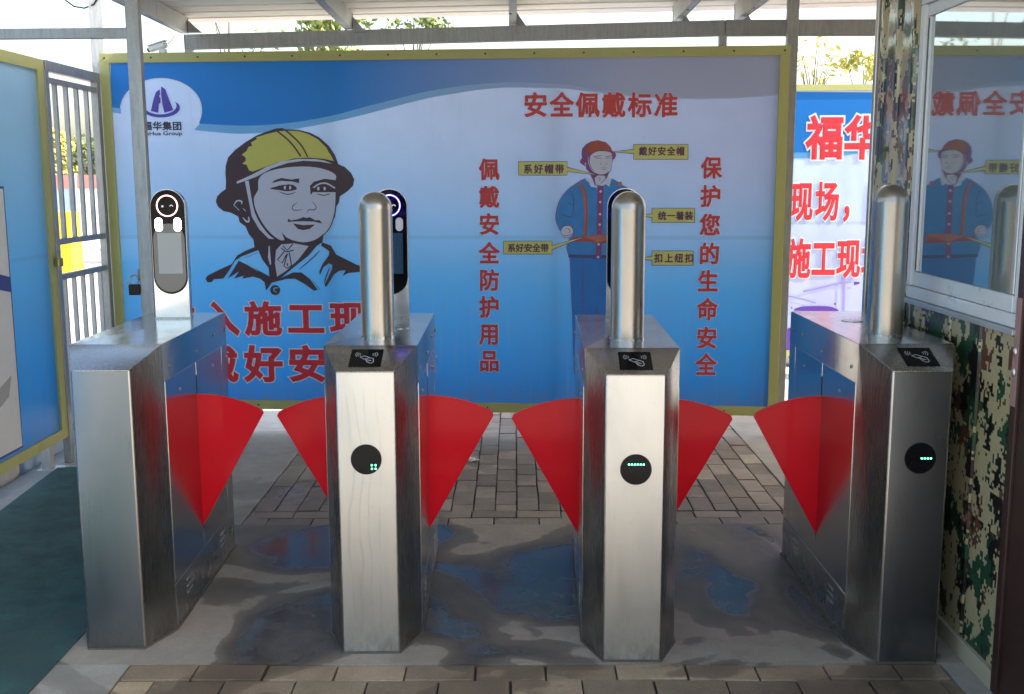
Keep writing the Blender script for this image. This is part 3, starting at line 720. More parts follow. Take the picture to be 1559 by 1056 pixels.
pr.build('printed_cranes', far)

# ================================================================== left side: banner panel and barred gate on the line X = -2.458
XF = -2.458
S3 = Sign((XF, 1.2), (XF, 5.712))                         # local x runs away from the camera
side = empty('side_banner_sign', (XF, 1.2, 0), S3.rz)
tag(side, 'blue side banner panel in a yellow frame along the left edge, beside the barred gate', 'banner')
W3 = S3.w
for a in ((0, W3, .152, .205), (0, W3, 2.10, 2.158)): obj('frame_bar', B(a[0], a[1], -.012, .03, a[2], a[3]), 'frame_yellow', side)
for a in ((0, .06), (W3-.075, W3)): obj('frame_bar', B(a[0], a[1], -.012, .03, .205, 2.10), 'frame_yellow', side)
obj('banner_sheet', sheet_face(.06, W3-.075, .205, 2.10), 'side_banner_print', side)
for x in (.1, 1.6, 3.1, W3-.12):
    lg = obj('leg', B(x-.025, x+.025, .034, .084, .004, 2.12), 'galvanised_pale', side); obj('foot_plate', B(x-.06, x+.06, -.03, .10, 0, .004), 'galvanised_pale', lg)
pr = Print(S3)
u1, vtop = S3.uv(7.4, 287); u2_, vbot = S3.uv(29.6, 680)
um = (u1+u2_)/2
pr.poly_uv([(um-1.75, vbot-.012), (um+.012, vbot-.012), (um+.012, vtop+.012), (um-1.75, vtop+.012)], 'navy_print', 1)
pr.poly_uv([(um-1.74, vbot), (um, vbot), (um, vtop), (um-1.74, vtop)], 'white_print', 2)
pr.poly_uv([(um-1.74, 1.17), (um-1.2, 1.22), (um-.5, 1.18), (um, 1.075), (um, 1.0), (um-.5, 1.1), (um-1.2, 1.14), (um-1.74, 1.09)], 'navy_print', 3)
pr.poly_uv(circle(um-.35, .86, .17, 20, .13), 'red_letter', 3)
pr.poly_uv([(um-.9, .30), (um-.30, .52), (um-.06, .60), (um-.10, .50), (um-.5, .36)], 'icon_grey', 3)
pr.build('printed_picture', side)

gate = empty('barred_gate', (XF, 5.72, 0), R(90))           # local x runs away from the camera
tag(gate, 'galvanised barred gate between the side banner and large banner, yellow blocks behind it', 'gate')
GL = .74
obj('top_rail', B(0, GL, -.02, .03, 2.105, 2.160, bev=.003), 'galvanised', gate)
obj('rail', B(0.015, GL-.02, -.015, .02, 2.045, 2.075, bev=.002), 'galvanised_dull', gate)
obj('rail', B(0.015, GL-.02, -.015, .02, 1.195, 1.225, bev=.002), 'galvanised_dull', gate)
obj('rail', B(0.015, GL-.02, -.015, .02, 1.005, 1.035, bev=.002), 'galvanised_dull', gate)
obj('rail', B(0.015, GL-.02, -.015, .02, .165, .195, bev=.002), 'galvanised_dull', gate)
for x, z0, z1, w in ((.0, .0, 2.105, .03), (GL-.04, 0, 2.105, .035)):
    obj('gate_post', B(x-.015, x+w, -.02, .02, z0, z1, bev=.002), 'galvanised', gate)
for k in range(4):
    x = .135+k*.142
    obj('vertical_bar', B(x-.011, x+.011, -.011, .011, 1.225, 2.045), 'galvanised', gate)
for k in range(5):
    x = .10+k*.125
    obj('vertical_bar', B(x-.009, x+.009, -.011, .011, .195, 1.005), 'galvanised_pale', gate)
# padlocks
def padlock(loc, rz, label, bodymat, s=1., key=False):
    t = empty('padlock', loc, rz); tag(t, label, 'padlock')
    obj('lock_body', B(-.021*s, .021*s, -.010*s, .010*s, -.060*s, -.018*s, bev=.005*s), bodymat, t)
    obj('shackle', tube(bmesh.new(), [(-.013*s, 0, -.02*s)]+[(-.013*s*math.cos(a), 0, .004*s+.013*s*math.sin(a)) for a in [R(18*i) for i in range(11)]]+[(.013*s, 0, -.02*s)], .0033*s, 7), 'galvanised', t, True)
    if key:
        obj('key', tube(bmesh.new(), [(-.02, -.012, -.005), (-.045, -.016, -.03)], .0022, 6), 'galvanised', t); 
    return t
padlock((XF+.035, 5.685, 1.15), R(80), 'small brass padlock on the gate rail beside the side banner', 'brass', 1.1)

# ================================================================== posts and beams of the shed
post = empty('shed_post', (-1.617, 4.70, 0)); tag(post, 'slim galvanised post in front of the large banner, standing behind the leftmost turnstile', 'post')
obj('upright', B(-.028, .028, -.022, .022, .006, 2.56, bev=.003), 'galvanised', post)
obj('base_plate', B(-.06, .06, -.06, .06, 0, .006), 'galvanised_dull', post)
obj('hasp', B(-.040, -.028, -.012, .012, 1.10, 1.15), 'galvanised_dull', post)
padlock((-1.668, 4.672, 1.108), R(15), 'black padlock with keys hanging on the slim post above the leftmost turnstile', 'black_plastic', 1.15, True)
b_ = obj('cross_beam', bar(bmesh.new(), (-3.3, 4.715, 2.150), (-1.647, 4.70, 2.157), .035, .036, bev=.003), 'galvanised')
tag(b_, 'horizontal galvanised tube running left from the slim front post', 'beam')
p2 = obj('shed_post', B(-2.505, -2.425, 6.52, 6.58, 0, 2.75, bev=.004), 'galvanised_pale'); tag(p2, 'pale galvanised post at the left end of the large banner, behind the gate', 'post')
p3 = obj('shed_post', B(1.545, 1.607, 6.225, 6.275, 0, 2.58, bev=.004), 'galvanised_dull'); tag(p3, 'galvanised post rising from the right end of the large banner', 'post')
eb = empty('eaves_beam', (0, 0, 0)); tag(eb, 'long galvanised eaves beam running just above the large banner', 'beam')
obj('beam_section', bar(bmesh.new(), (-1.96, 6.60, 2.354), (1.205, 6.34, 2.391), .05, .077, bev=.004), 'galvanised_dull', eb)
obj('beam_section', bar(bmesh.new(), (1.215, 6.34, 2.391), (6.6, 6.30, 2.391), .05, .080, bev=.004), 'galvanised_dull', eb)
for x, y_, z in ((-1.945, 6.60, 2.315), (1.20, 6.34, 2.352)):
    obj('stub', B(x-.022, x+.022, y_-.02, y_+.02, 2.27 if x > 0 else 2.281, z), 'galvanised', eb)
# roof
roof = empty('shed_roof', (0, 0, 0)); tag(roof, 'corrugated metal canopy roof over the turnstiles, cream underside', 'roof')
def zr(x): return 2.522+.020*x
bm = bmesh.new(); prof = []
YB, YF = 6.72, 2.1
yy = YB
while yy > YF:                                            # trapezoid ribs running across the shed
    prof += [(yy, 0), (yy-.150, 0), (yy-.162, .022), (yy-.186, .022), (yy-.198, 0)]; yy -= .198
rowsx = [-1.99, 6.5]
vv = [[bm.verts.new((x, p[0], zr(x)+p[1]+(6.7-p[0])*.012)) for p in prof] for x in rowsx]
for k in range(len(prof)-1): bm.faces.new((vv[0][k], vv[0][k+1], vv[1][k+1], vv[1][k]))
ex = bmesh.ops.extrude_face_region(bm, geom=bm.faces[:])
for v in [g_ for g_ in ex['geom'] if isinstance(g_, bmesh.types.BMVert)]: v.co.z += .004
obj('roof_sheet', bm, 'roof_sheet', roof)
for i, (x, w) in enumerate(((-1.93, .045), (-.965, .045), (-.004, .042), (.955, .045), (1.315, .045), (2.3, .045), (3.3, .045), (4.6, .045), (6.0, .045))):
    z1 = zr(x)-.004; 
    rf = obj('rafter', bar(bmesh.new(), (x, 6.47, z1-.045), (x, 2.15, z1-.045+4.3*.012), w, .088, bev=.003), 'galvanised_pale', roof)
    gb = bmesh.new(); s_ = w/2+.003
    prism(gb, [(x+s_, z1-.02), (x+s_, 2.393+.012*(x > 0)), (x+s_+.075, 2.393+.012*(x > 0))], 6.45, 6.49, 'y')
    obj('gusset', gb, 'galvanised_dull', roof)
    if i in (2, 4, 3): 
        for zz in (-.03, -.06): obj('bolt', tube(bmesh.new(), [(x-.012, 6.46-.46, z1-.09), (x-.012, 6.46-.46, z1-.097)], .007, 6), 'galvanised', rf)
obj('edge_trim', bar(bmesh.new(), (-2.0, 6.72, zr(-2)+.01), (-2.0, 2.1, zr(-2)+.065), .02, .05), 'galvanised_pale', roof)
# cctv camera and its cable
cc = empty('cctv_camera', (-2.09, 6.47, 2.277), R(-14)); tag(cc, 'small pale bullet camera on top of the large banner at its left end', 'camera')
obj('housing', bar(bmesh.new(), (-.055, 0, .022), (.055, 0, .048), .04, .034, bev=.006), 'white_plastic', cc)
obj('sunshield', bar(bmesh.new(), (-.062, 0, .040), (.058, 0, .070), .048, .004), 'white_plastic', cc)
obj('lens', tube(bmesh.new(), [(-.052, 0, .022), (-.066, 0, .018)], .013, 12), 'black_gloss', cc)
obj('bracket', B(.01, .05, -.012, .012, 0.0, .024), 'white_plastic', cc)
cb = obj('cable', tube(bmesh.new(), [(-2.03, 6.47, 2.33), (-1.99, 6.45, 2.36), (-1.985, 6.44, 2.42), (-1.98, 6.45, 2.47)], .003, 6), 'white_plastic'); tag(cb, 'thin pale cable rising from the small bullet camera to the roof', 'cable')
cb = obj('cable', tube(bmesh.new(), smooth3 := [(-2.70, 6.55, 2.70), (-2.66, 6.55, 2.60), (-2.60, 6.55, 2.555), (-2.54, 6.55, 2.545), (-2.47, 6.515, 2.56), (-2.44, 6.51, 2.60)], .005, 6), 'black_plastic'); tag(cb, 'black drooping cable tied to the pale post at the top left corner', 'cable')

# ================================================================== turnstiles
WT, WN_, LT, AN, H2 = .3071, .181, .86, .152, .938
def shell_mesh(nose_mat):
    bm = bmesh.new(); hw, hn = WT/2, WN_/2; pts = []
    def arc(cx, cy, r, a0, a1, n=6): return [(cx+r*math.cos(R(a0+(a1-a0)*k/n)), cy+r*math.sin(R(a0+(a1-a0)*k/n))) for k in range(n+1)]
    r = .010
    pts = [(hw, LT), (-hw, LT), (-hw, 0)]
    ang = math.degrees(math.atan2(AN, hw-hn))               # chamfer direction
    pts += arc(-hn+.004, -AN+r, r, 180+(90-ang)+0, 270)
    pts += arc(hn-.004, -AN+r, r, 270, 360-(90-ang))
    pts += [(hw, 0)]
    prism(bm, pts, .0055, 1.0)
    n = Vector((0, -(1-H2), AN)).normalized(); n = Vector((0, -(1-H2)/AN, 1)).normalized()
    geom = bm.verts[:]+bm.edges[:]+bm.faces[:]
    res = bmesh.ops.bisect_plane(bm, geom=geom, plane_co=(0, 0, 1.0), plane_no=n, clear_outer=True)
    eds = [e for e in bm.edges if e.is_boundary]
    bmesh.ops.contextual_create(bm, geom=eds)
    bm.normal_update(); bmesh.ops.recalc_face_normals(bm, faces=bm.faces[:])
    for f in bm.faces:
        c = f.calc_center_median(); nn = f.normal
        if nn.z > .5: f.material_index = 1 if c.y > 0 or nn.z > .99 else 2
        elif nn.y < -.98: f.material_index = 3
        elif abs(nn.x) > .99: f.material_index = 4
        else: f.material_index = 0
    es = [e for e in bm.edges if len(e.link_faces) == 2 and e.calc_face_angle() > R(25) and max(v.co.z for v in e.verts) > .5]
    bmesh.ops.bevel(bm, geom=es, offset=.0022, segments=2, affect='EDGES')
    return mesh_of(bm, 'cabinet', ['body_steel', 'top_steel', 'body_steel', nose_mat, 'side_steel'], True)
def door_mesh():                                          # plate on a flank, local x = 0 is the flank
    return B(0, .0022, 0, .371, .168, .872, bev=.0009)
SH = {'dark': shell_mesh('nose_steel_dark_reflection'), 'plain': shell_mesh('nose_steel_grey_reflection'), 'bright': shell_mesh('nose_steel'), 'streak': shell_mesh('streaked_steel')}
ME_DOOR = mesh_of(door_mesh(), 'side_door', 'side_steel')
ME_BAND = mesh_of(B(0, .0016, .01, LT-.02, .018, .160, bev=.0006), 'kick_panel', 'side_steel')
ME_BACKP = mesh_of(B(0, .0022, .762, LT-.01, .168, .872, bev=.0009), 'side_door', 'side_steel')
bm = bmesh.new(); bmesh.ops.create_uvsphere(bm, u_segments=10, v_segments=6, radius=.0062)
for v in bm.verts: v.co.x *= .55
ME_SCREW = mesh_of(bm, 'screw', 'galvanised', True)
ME_LOUV = mesh_of(B(-.0040, .0040, 0, .065, 0, .007, bev=.001), 'vent_louvre', 'nose_steel')
ME_PLINTH = mesh_of(prism(bmesh.new(), [(WT/2+.006, LT+.005), (-WT/2-.006, LT+.005), (-WT/2-.006, -.003), (-WN_/2-.004, -AN-.006), (WN_/2+.004, -AN-.006), (WT/2+.006, -.003)], 0, .006), 'sealant_bead', 'sealant')
def flap_mesh():
    bm = bmesh.new(); a0, a1, Rr = -6.0, 29.3, .515
    pts = [(0, 0)]; n = 22
    pts += [(Rr*math.sin(R(a0+(a1-a0-1.6)*k/n)), Rr*math.cos(R(a0+(a1-a0-1.6)*k/n))) for k in range(n+1)]
    rc = .02                                              # rounded outer corner
    e1 = (math.sin(R(a1)), math.cos(R(a1)))
    pts += [((Rr-.004)*math.sin(R(a1-.8)), (Rr-.004)*math.cos(R(a1-.8))), ((Rr-.011)*e1[0], (Rr-.011)*e1[1]), ((Rr-.025)*e1[0], (Rr-.025)*e1[1])]
    pts = [(x, z+.240) for x, z in pts]
    prism(bm, pts, -.006, .006, 'y')
    bm.normal_update()
    for f in bm.faces: f.material_index = 0 if abs(f.normal.y) > .9 else 1
    return mesh_of(bm, 'barrier_flap', ['red_acrylic', 'red_edge'])
ME_FLAP = flap_mesh()
def terminal_meshes(w, z0, z1, prefix):
    r = w/2
    # rounded back: half cylinder with a domed top
    bm = bmesh.new(); zc = z1-r; n = 28; prof = [(r, z0)]
    prof += [(r, zc-.004), (r*1.0, zc)]+[(r*.985*math.cos(R(a)), zc+r*.985*math.sin(R(a))) for a in range(4, 90, 6)]
    rings = []
    for pr_, z in prof: rings.append([bm.verts.new((pr_*math.cos(2*math.pi*k/n), pr_*math.sin(2*math.pi*k/n), z)) for k in range(n)])
    tip = bm.verts.new((0, 0, z1-.0005))
    for A, Bq in zip(rings, rings[1:]):
        for k in range(n): bm.faces.new((A[k], A[(k+1) % n], Bq[(k+1) % n], Bq[k]))
    for k in range(n): bm.faces.new((rings[-1][k], rings[-1][(k+1) % n], tip))
    bm.faces.new(rings[0][::-1])
    bmesh.ops.bisect_plane(bm, geom=bm.verts[:]+bm.edges[:]+bm.faces[:], plane_co=(0, 0, 0), plane_no=(0, -1, 0), clear_outer=True)
    hs = mesh_of(bm, 'housing', 'post_steel', True)
    pts = [(r, z0), (r, zc)]+[(r*math.cos(R(a)), zc+r*math.sin(R(a))) for a in range(6, 180, 6)]+[(-r, zc), (-r, z0)]
    fp = mesh_of(prism(bmesh.new(), pts, -.026, -.0005, 'y'), 'front_plate', 'top_steel')
    return hs, fp
ME_T = terminal_meshes(.134, 1.0, 1.503, 'a'); ME_P = terminal_meshes(.112, 1.0, 1.497, 'b')
def terminal(parent, loc, rz, me, w, ring='ring_pink', screen='icon_grey', z1=1.503, lamp='led_white'):
    """face-recognition head; its screen looks along local -y"""
    t = empty('face_terminal', loc, rz); t.parent = parent
    link('housing', me[0], t); link('front_plate', me[1], t)
    obj('foot_ring', prism(bmesh.new(), [(w/2*1.04*math.cos(R(a)), w/2*1.04*math.sin(R(a)) if a < 181 else -.030) for a in list(range(0, 181, 10))+[181, 359]], .9995, 1.007), 'body_steel', t)
    y = -.0262
    obj('display_glass', prism(bmesh.new(), stadium(w*.975, 1.098, z1-.002), y-.003, y, 'y'), 'black_gloss', t)
    def disc(name, pts, m, l=1): return obj(name, prism(bmesh.new(), pts, y-.003-.0012*l, y-.003, 'y'), m, t)
    cz = z1-.063
    bm = bmesh.new(); o_ = circle(0, cz, .0415, 36); i_ = circle(0, cz, .0375, 36)
    a_ = [bm.verts.new((p[0], y-.0050, p[1])) for p in o_]; b2 = [bm.verts.new((p[0], y-.0050, p[1])) for p in i_]
    for k in range(36): bm.faces.new((a_[k], a_[(k+1) % 36], b2[(k+1) % 36], b2[k]))
    ex = bmesh.ops.extrude_face_region(bm, geom=bm.faces[:])
    for v in [q for q in ex['geom'] if isinstance(q, bmesh.types.BMVert)]: v.co.y += .002
    obj('ring_light', bm, ring, t)
    disc('lens', circle(-.018, cz-.002, .0042, 14), 'eye_white'); 
    bm = bmesh.new(); arc = [(.016+.007*math.cos(R(a)), cz-.003+.007*math.sin(R(a))) for a in range(0, 181, 20)]; arci = [(.016+.0042*math.cos(R(a)), cz-.003+.0042*math.sin(R(a))) for a in range(180, -1, -20)]
    obj('lens', prism(bm, arc+arci, y-.0042, y-.003, 'y'), 'eye_white', t)
    for s_ in (-1, 1): obj('fill_light', prism(bmesh.new(), [(s_*.036+a, b_) for a, b_ in stadium(.028, cz-.098, cz-.046, 8)], y-.0042, y-.003, 'y'), lamp, t)
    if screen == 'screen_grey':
        obj('painted_reflection', prism(bmesh.new(), stadium(w*.90, 1.106, 1.372), y-.0034, y-.003, 'y'), 'reflection_grey', t)  # grey reflection in the lower glass, drawn as a flat patch
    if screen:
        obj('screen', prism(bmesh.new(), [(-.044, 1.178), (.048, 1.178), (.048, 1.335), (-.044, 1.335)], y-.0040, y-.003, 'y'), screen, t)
    return t
m, nt, b = new_mat('screen_grey'); b.inputs['Base Color'].default_value = (.30, .31, .31, 1); b.inputs['Roughness'].default_value = .2; MATS['screen_grey'] = m; flat('reflection_grey', (.14, .135, .125), .12, spec=.5)  # greys hold the reflection seen in the screen and lower glass
m, nt, b = new_mat('screen_dark'); b.inputs['Base Color'].default_value = (.02, .05, .09, 1); b.inputs['Roughness'].default_value = .15; MATS['screen_dark'] = m

def reader(root, cx, ):
    """black card reader let into the sloping face, with a hand-and-card sign"""
    sl = math.atan2(1-H2, AN); h = empty('card_reader', (cx, -.075, 1-.075*(1-H2)/AN), 0); h.parent = root; h.rotation_euler = (sl, 0, 0)
    obj('reader_plate', B(-.052, .052, -.052, .054, -.004, .002, bev=.001), 'black_gloss', h)
    bm = bmesh.new(); z = .0026
    def rib(pts, w):
        n_ = len(pts)
        for i in range(n_-1):
            a, b_ = Vector((*pts[i], z)), Vector((*pts[i+1], z)); d = (b_-a).normalized(); s_ = Vector((-d.y, d.x, 0))*w/2
            bm.faces.new([bm.verts.new(q) for q in (a-s_, b_-s_, b_+s_, a+s_)])
    for sg in (-1, 1):
        for rr in (.014, .021, .028):
            rib([(sg*(.008+rr*math.cos(R(a))), .020+rr*.75*math.sin(R(a))) for a in range(-38, 39, 19)], .0022)
    rib([(-.020, .004), (-.006, .012), (.012, .000)], .003); rib([(-.020, .004), (-.004, -.010), (.012, .000)], .003)
    rib([(-.002, -.004), (.006, -.026), (.018, -.034), (.026, -.026), (.024, -.006), (.012, .0)], .003)
    for k in range(3): rib([(.004+k*.005, -.010-k*.002), (.010+k*.004, -.020)], .002)
    ex = bmesh.ops.extrude_face_region(bm, geom=bm.faces[:])
    for v in [q for q in ex['geom'] if isinstance(q, bmesh.types.BMVert)]: v.co.z -= .0004
    obj('card_symbol', bm, 'icon_grey', h)
def indicator(root, cx, cz, leds):
    t = empty('indicator', (cx, -AN, cz), 0); t.parent = root
    obj('lens_disc', prism(bmesh.new(), circle(0, 0, .047, 40), -.0035, .0005, 'y'), 'black_gloss', t)
    obj('rim', prism(bmesh.new(), circle(0, 0, .0495, 40), -.0018, .0007, 'y'), 'black_plastic', t)
    bm = bmesh.new()
    for x, z in leds: prism(bm, circle(x, z, .0026, 8), -.0046, -.0034, 'y')
    obj('green_lamp', bm, 'led_green', t)

def turnstile(X, Y, rz, style, label, flaps, post_=False, term=None, read=None, ind=None, cap=None, scale=None):
    root = empty('flap_turnstile', (X, Y, 0), rz); tag(root, label, 'turnstile', 'stainless steel flap turnstiles in a row')
    if scale: root.scale = scale
    link('cabinet', SH[style], root); link('sealant_bead', ME_PLINTH, root)
    for s_ in (-1, 1):
        x = s_*WT/2
        for y_, me, nm in ((.008, ME_DOOR, 'side_door'), (.387, ME_DOOR, 'side_door'), (0, ME_BACKP, 'side_door'), (0, ME_BAND, 'kick_panel')):
            o_ = link(nm, me, root, (x-(.0022 if s_ < 0 else 0), y_, 0))
        for y_, z in ((.06, .917), (.40, .912), (.66, .935), (.62, .82), (.17, .815), (.84, .93), (.84, .82)):
            link('screw', ME_SCREW, root, (x+s_*.0030, y_, z))
        obj('flap_slot', B(x-(.0028 if s_ < 0 else 0), x+(.0028 if s_ > 0 else 0), .3785, .3875, .24, .825), 'dark_slot', root)
        for y0 in (.14, .62):
            for k in range(3): link('vent_louvre', ME_LOUV, root, (x, y0, .075+k*.024))
    for f in flaps:
        o_ = link('barrier_flap', ME_FLAP, root, (f*(WT/2-.002), .3825, 0))
        if f < 0: o_.rotation_euler = (0, 0, math.pi)
    if post_:
        terminal(root, (0.0, .20, 0), math.pi, ME_P, .112, 'ring_blue', 'screen_dark', 1.497, 'led_off')
    if term: terminal(root, (term[0], .685, 0), 0, ME_T, .134, term[1], term[2], lamp='led_white' if term[1] == 'ring_pink' else 'led_off')
    if read is not None: reader(root, read)
    if ind: indicator(root, *ind)
    if cap: obj('hole_cap', prism(bmesh.new(), circle(cap[0], cap[1], .040, 28), 1.0002, 1.0022), 'body_steel', root)
    return root
T0Y = 3.4977
q4 = [(.018, -.018), (.030, -.018), (.018, -.030), (.030, -.030)]
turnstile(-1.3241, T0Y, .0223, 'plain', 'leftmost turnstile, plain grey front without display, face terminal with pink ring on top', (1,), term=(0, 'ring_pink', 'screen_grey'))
turnstile(-.4725, T0Y-.0334, .0056, 'streak', 'turnstile second from left, streaky pale front with a small square of four green lights', (-1, 1), True, (0, 'ring_blue', 'screen_dark'), -.005, (-.002, .655, q4), (.05, .42))
turnstile(.3796, T0Y-.0983, -.0228, 'bright', 'turnstile third from left, bright clean front with a row of six green lights', (-1, 1), True, (.024, 'ring_blue', 'screen_dark'), .004, (.004, .638, [(-.022+k*.0092, .017) for k in range(6)]))
turnstile(1.256, T0Y-.1148, -.0029, 'dark', 'rightmost turnstile beside the camouflage booth, dark grey front with four green lights', (-1,), True, None, .012, (.006, .668, [(.004+k*.0095, .0) for k in range(4)]), (0.0, .56), (.99, 1, 1.014))

# ================================================================== guard booth on the right
booth = empty('guard_booth', (1.455, 3.062, 0), 0); tag(booth, 'camouflage clad guard booth with a sliding window, at the right edge', 'booth')
# wall skin with shallow vertical grooves; local y runs along the wall, local x into the booth
def skin(y0, y1, z0, z1, mat='camo_film', name='wall_panel'):
    g_ = .235
    edges = [k*g_ for k in range(-20, 20) if y0+.02 < k*g_ < y1-.02]
    pts = [(0, y0)]
    for e in edges: pts += [(0, e-.012), (.007, e-.006), (.007, e+.006), (0, e+.012)]
    pts += [(0, y1), (.04, y1), (.04, y0)]
    return obj(name, prism(bmesh.new(), pts, z0, z1), mat, booth)
YW = .862
skin(-.012, YW+.02, .062, 1.088)
skin(-.012, YW+.02, 2.195, 2.42)
def column():
    pts = []; y0, y1 = YW+.022, 1.300
    for yv in np.linspace(y0, y1, 41):
        t = (yv-y0)/(y1-y0); pts.append((-.004-.012*max(0, math.sin(t*math.pi*5)), float(yv)))
    pts += [(.04, y1), (.04, y0)]
    return obj('corner_column', prism(bmesh.new(), pts, .062, 2.42), 'camo_glossy', booth, True)
column()
obj('edge_trim', B(-.018, .05, 1.303, 1.332, .0, 2.42, bev=.004), 'nose_steel', booth)
obj('wall_panel', B(.052, 2.4, 1.295, 1.330, .0, 2.42), 'camo_film', booth)
obj('ceiling_panel', B(-.006, 2.4, -1.2, 1.332, 2.423, 2.455), 'white_plastic', booth)
obj('back_wall', B(1.9, 1.94, -1.2, 1.29, 0, 2.42), 'white_plastic', booth)
obj('baseboard', B(-.014, .03, -.016, 1.30, .0, .060, bev=.003), 'base_trim', booth)
# window: frame proud of the wall, sash and pane set back in it
wf = obj('window_frame', B(-.012, .06, -.020, YW, 1.108, 1.150, bev=.004), 'white_frame', booth)
obj('sill', B(-.026, .06, -.024, YW+.004, 1.090, 1.1065, bev=.002), 'silver_frame', wf)
for a in ((YW-.040, YW), (-.020, .008)): obj('jamb', B(-.012, .06, a[0], a[1], 1.152, 2.140, bev=.004), 'white_frame', wf)
obj('head', B(-.012, .06, -.020, YW, 2.142, 2.192, bev=.004), 'white_frame', wf)
SR = (0, 0, R(-1.1))                                      # the sliding sash sits slightly askew in its track
sash = obj('window_sash', B(-.006, .020, .010, YW-.042, 1.152, 1.202, bev=.003), 'white_frame', booth, loc=(-.010, 0, 0), rot=SR)
obj('sash_rail', B(-.006, .020, .010, YW-.042, 2.098, 2.139, bev=.003), 'white_frame', sash)
for a in ((YW-.066, YW-.042), (.010, .026)): obj('sash_stile', B(-.006, .020, a[0], a[1], 1.204, 2.096, bev=.003), 'silver_frame', sash)
obj('gasket', B(-.0072, -.0060, YW-.056, YW-.052, 1.21, 2.09), 'black_plastic', sash)
obj('window_pane', B(.002, .008, .027, YW-.067, 1.203, 2.097), 'window_glass', booth, loc=(-.010, 0, 0), rot=SR)
obj('added_dark_backing', B(.30, .32, .0, YW+.1, 1.0, 2.3), 'black_plastic', booth)  # black sheet added behind the pane to stand for the dark interior
# door next to the window
dr = obj('door', B(-.004, .045, -1.15, -.052, .01, 2.1, bev=.003), 'door_brown', booth)
obj('door_jamb', B(-.014, .05, -.050, -.015, .0, 2.2, bev=.004), 'door_brown', booth)
lp = obj('lock_plate', B(-.0165, -.0143, -.050, -.018, .885, 1.20, bev=.0008), 'lock_pink', booth)
for z in (1.045, .985):
    bm = bmesh.new(); bmesh.ops.create_uvsphere(bm, u_segments=10, v_segments=6, radius=.013)
    for v in bm.verts: v.co = Vector((v.co.x*.5-.0175, v.co.y*.6-.034, v.co.z+z))
    obj('bolt', bm, 'nose_steel', lp, True)

# ================================================================== outside: kerb, blocks, hoarding, trees
kerb = empty('roadside_kerb', (-2.70, 3, 0)); tag(kerb, 'low kerb of painted blocks outside the gate, along the left side', 'kerb')
y = -3.0
for k in range(16):
    L_ = .62; mt = ('kerb_grey', 'kerb_blue', 'kerb_cream')[0 if k < 9 else (1 if k < 13 else 2)]
    obj('kerb_block', B(-.10, .04, y, y+L_-.012, -.035, .085, bev=.008), mt, kerb); y += L_
for X, Yb, w, h, lab in ((-7.36, 18.0, 1.35, 1.06, 'yellow site block seen through the gate bars, right one'), (-9.1, 18.3, 1.5, 1.06, 'yellow site block half hidden by the side banner, left one')):
    t = empty('yellow_site_block', (X-w/2, Yb, -.035)); tag(t, lab, 'barrier', 'yellow blocks outside the gate')
    obj('block_body', prism(bmesh.new(), [(-.30, 0), (.30, 0), (.26, .16), (.20, h), (-.20, h), (-.26, .16)], -w/2, w/2, 'x'), 'yellow_block', t)
    obj('lifting_lug', B(-.12, .12, -.03, .03, h, h+.07, bev=.01), 'yellow_block', t)
hd = empty('site_hoarding', (-24, 40, 0)); tag(hd, 'long blue and white site hoarding with a red top, far behind the gate', 'hoarding')
for k in range(12):
    x = k*2.6
    obj('hoarding_panel', B(x, x+2.55, 0, .08, .15, 1.25), 'hoard_blue' if k % 3 else 'hoard_white', hd)
    obj('red_band', B(x, x+2.55, -.02, .1, 1.26, 1.75), 'roof_red', hd)
    obj('hoarding_post', B(x-.045, x-.005, -.05, .1, 0, 1.8), 'hoard_white', hd)
pk = empty('concrete_pipe', (2.35, 8.95, .09)); tag(pk, 'pale concrete pipe lying under the farther banner sign', 'pipe')
obj('pipe_wall', tube(bmesh.new(), [(-.6, 0, 0), (1.4, .1, 0)], .115, 20), 'kerb_grey', pk, True)

def leaf_cloud(bm, c, rad, n, size, flat=1.):
    for _ in range(n):
        while True:
            p = Vector((random.uniform(-1, 1), random.uniform(-1, 1), random.uniform(-1, 1)))
            if p.length < 1: break
        p = Vector((p.x*rad[0], p.y*rad[1], p.z*rad[2]))+Vector(c)
        a = Vector((random.gauss(0, 1), random.gauss(0, 1), random.gauss(0, 1))).normalized(); b_ = a.orthogonal().normalized(); d_ = a.cross(b_)
        s_ = size*random.uniform(.6, 1.3)
        bm.faces.new([bm.verts.new(p+q) for q in (-d_*s_, b_*s_*.45, d_*s_, -b_*s_*.45)])
def tree(x, y, h, crown, n, mat, label, lean=0, leaf=.10, seed=0, clumps=9, low=.45, trunk_r=.11):
    random.seed(100+seed)
    t = empty('tree', (x, y, 0)); tag(t, label, 'tree', 'trees beyond the banners')
    bm = bmesh.new(); tube(bm, [(0, 0, -.05), (.05+lean*.3, 0, h*.35), (lean*.6, .1, h*.65), (lean, .05, h*.92)], [trunk_r, trunk_r*.8, trunk_r*.5, trunk_r*.15], 8)
    cs = []
    for k in range(clumps):
        a = random.uniform(0, 2*math.pi); zz = h*random.uniform(low, 1.0); rr = crown*random.uniform(.2, .85)*(1.15-abs(zz/h-.72))
        c = Vector((lean*zz/h+rr*math.cos(a), rr*math.sin(a), zz)); cs.append(c)
        z0 = zz*random.uniform(.6, .8)
        tube(bm, [(lean*z0/h, 0, z0), (lean*z0/h+(c.x-lean*z0/h)*.55, c.y*.5, z0+(zz-z0)*.65), tuple(c)], [trunk_r*.32, trunk_r*.2, trunk_r*.06], 5)
    obj('trunk', bm, 'bark', t)
    bm = bmesh.new()
    for c in cs:
        s_ = crown*random.uniform(.26, .46); leaf_cloud(bm, c, (s_, s_, s_*.75), n//clumps, leaf)
    obj('crown', bm, mat, t)
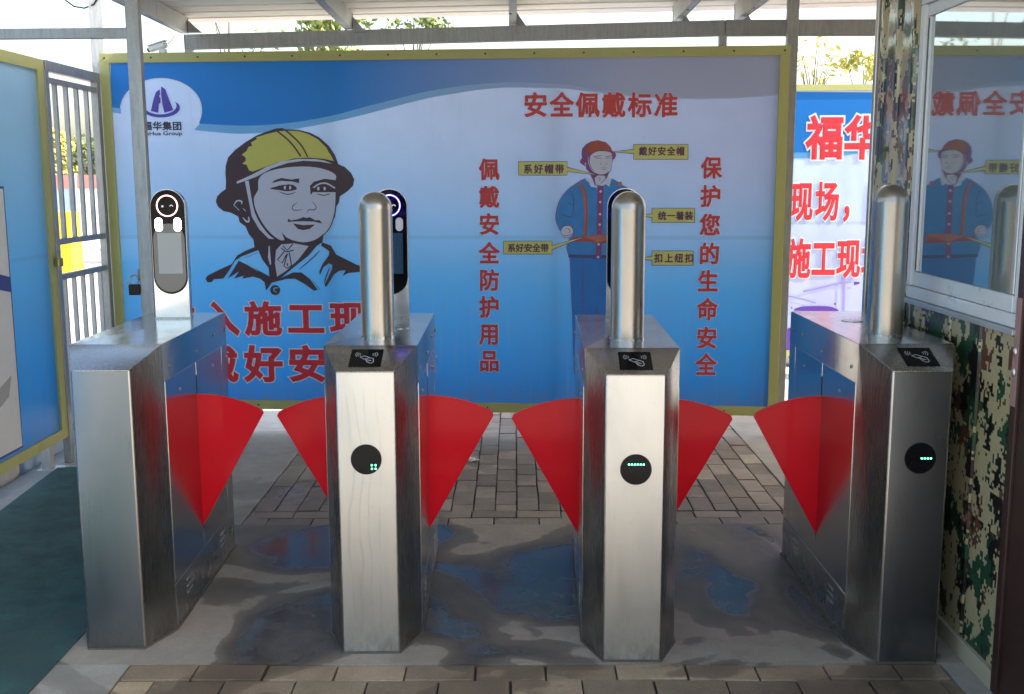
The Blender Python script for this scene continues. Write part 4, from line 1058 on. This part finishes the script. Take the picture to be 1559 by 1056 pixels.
tree(-3.55, 20, 4.9, .9, 1100, 'leaf_green', 'green tree whose crown shows between roof and beam, left of centre', .25, .085, 1, 9, .62)
tree(-1.95, 20.5, 5.0, .8, 560, 'leaf_green', 'thin green tree crown showing above the beam, near the second rafter', .1, .07, 2, 8, .72, .05)
tree(-5.6, 21, 5.4, 1.0, 160, 'leaf_green', 'nearly bare tree above the left end of the large banner', .2, .07, 3, 8, .6, .06)
for i, (x, y_, h, cr) in enumerate(((-13.5, 46, 3.6, 2.4), (-17.0, 48, 4.4, 2.6), (-20.5, 47, 3.7, 2.5), (-10.0, 47, 3.6, 2.3), (-24, 50, 4.6, 3.0))):
    tree(x, y_, h, cr, 2600, 'leaf_yellow' if i != 1 else 'leaf_green', ('yellow-green bushy tree behind the hoarding, seen through the gate bars', 'taller green tree behind the hoarding, seen through the gate bars', 'yellow tree behind the hoarding at the side banner edge', 'yellow-green tree behind the hoarding at the right of the gate', 'large yellow tree hidden behind the side banner')[i], .1, .16, 10+i, 12, .3)
tree(6.35, 20, 3.75, .7, 420, 'leaf_yellow', 'yellow-leaved young tree above the farther banner, beside the booth', .1, .085, 20, 9, .72, .05)
tree(5.55, 20.5, 4.25, .6, 110, 'leaf_yellow', 'thin bare-branched tree above the farther banner', .1, .07, 21, 12, .7, .045)
for i, (x, y_, h) in enumerate(((-1.2, 22, 3.55), (-3.0, 23, 3.62), (.3, 23, 3.6), (-4.6, 24, 3.7))):
    tree(x, y_, h, 1.3, 1500, 'leaf_yellow', ('low yellow shrub tree just above the banner top, centre', 'low yellow shrub tree just above the banner top, left of centre', 'low yellow shrub tree just above the banner top, right of centre', 'low yellow shrub tree above the banner top, far left')[i], 0, .09, 30+i, 10, .5, .06)
# small litter on the bricks
bm = bmesh.new(); bmesh.ops.create_grid(bm, x_segments=5, y_segments=4, size=.5)
random.seed(5)
for v in bm.verts: v.co = Vector((v.co.x*.055, v.co.y*.08, random.uniform(.002, .014)))
ex = bmesh.ops.extrude_face_region(bm, geom=bm.faces[:])
for v in [q for q in ex['geom'] if isinstance(q, bmesh.types.BMVert)]: v.co.z += .0015
o = obj('litter_wrapper', bm, 'white_plastic', loc=(-.23, 5.73, .003), rot=(0, 0, .5)); tag(o, 'small crumpled white wrapper on the bricks beyond the middle lane', 'litter')
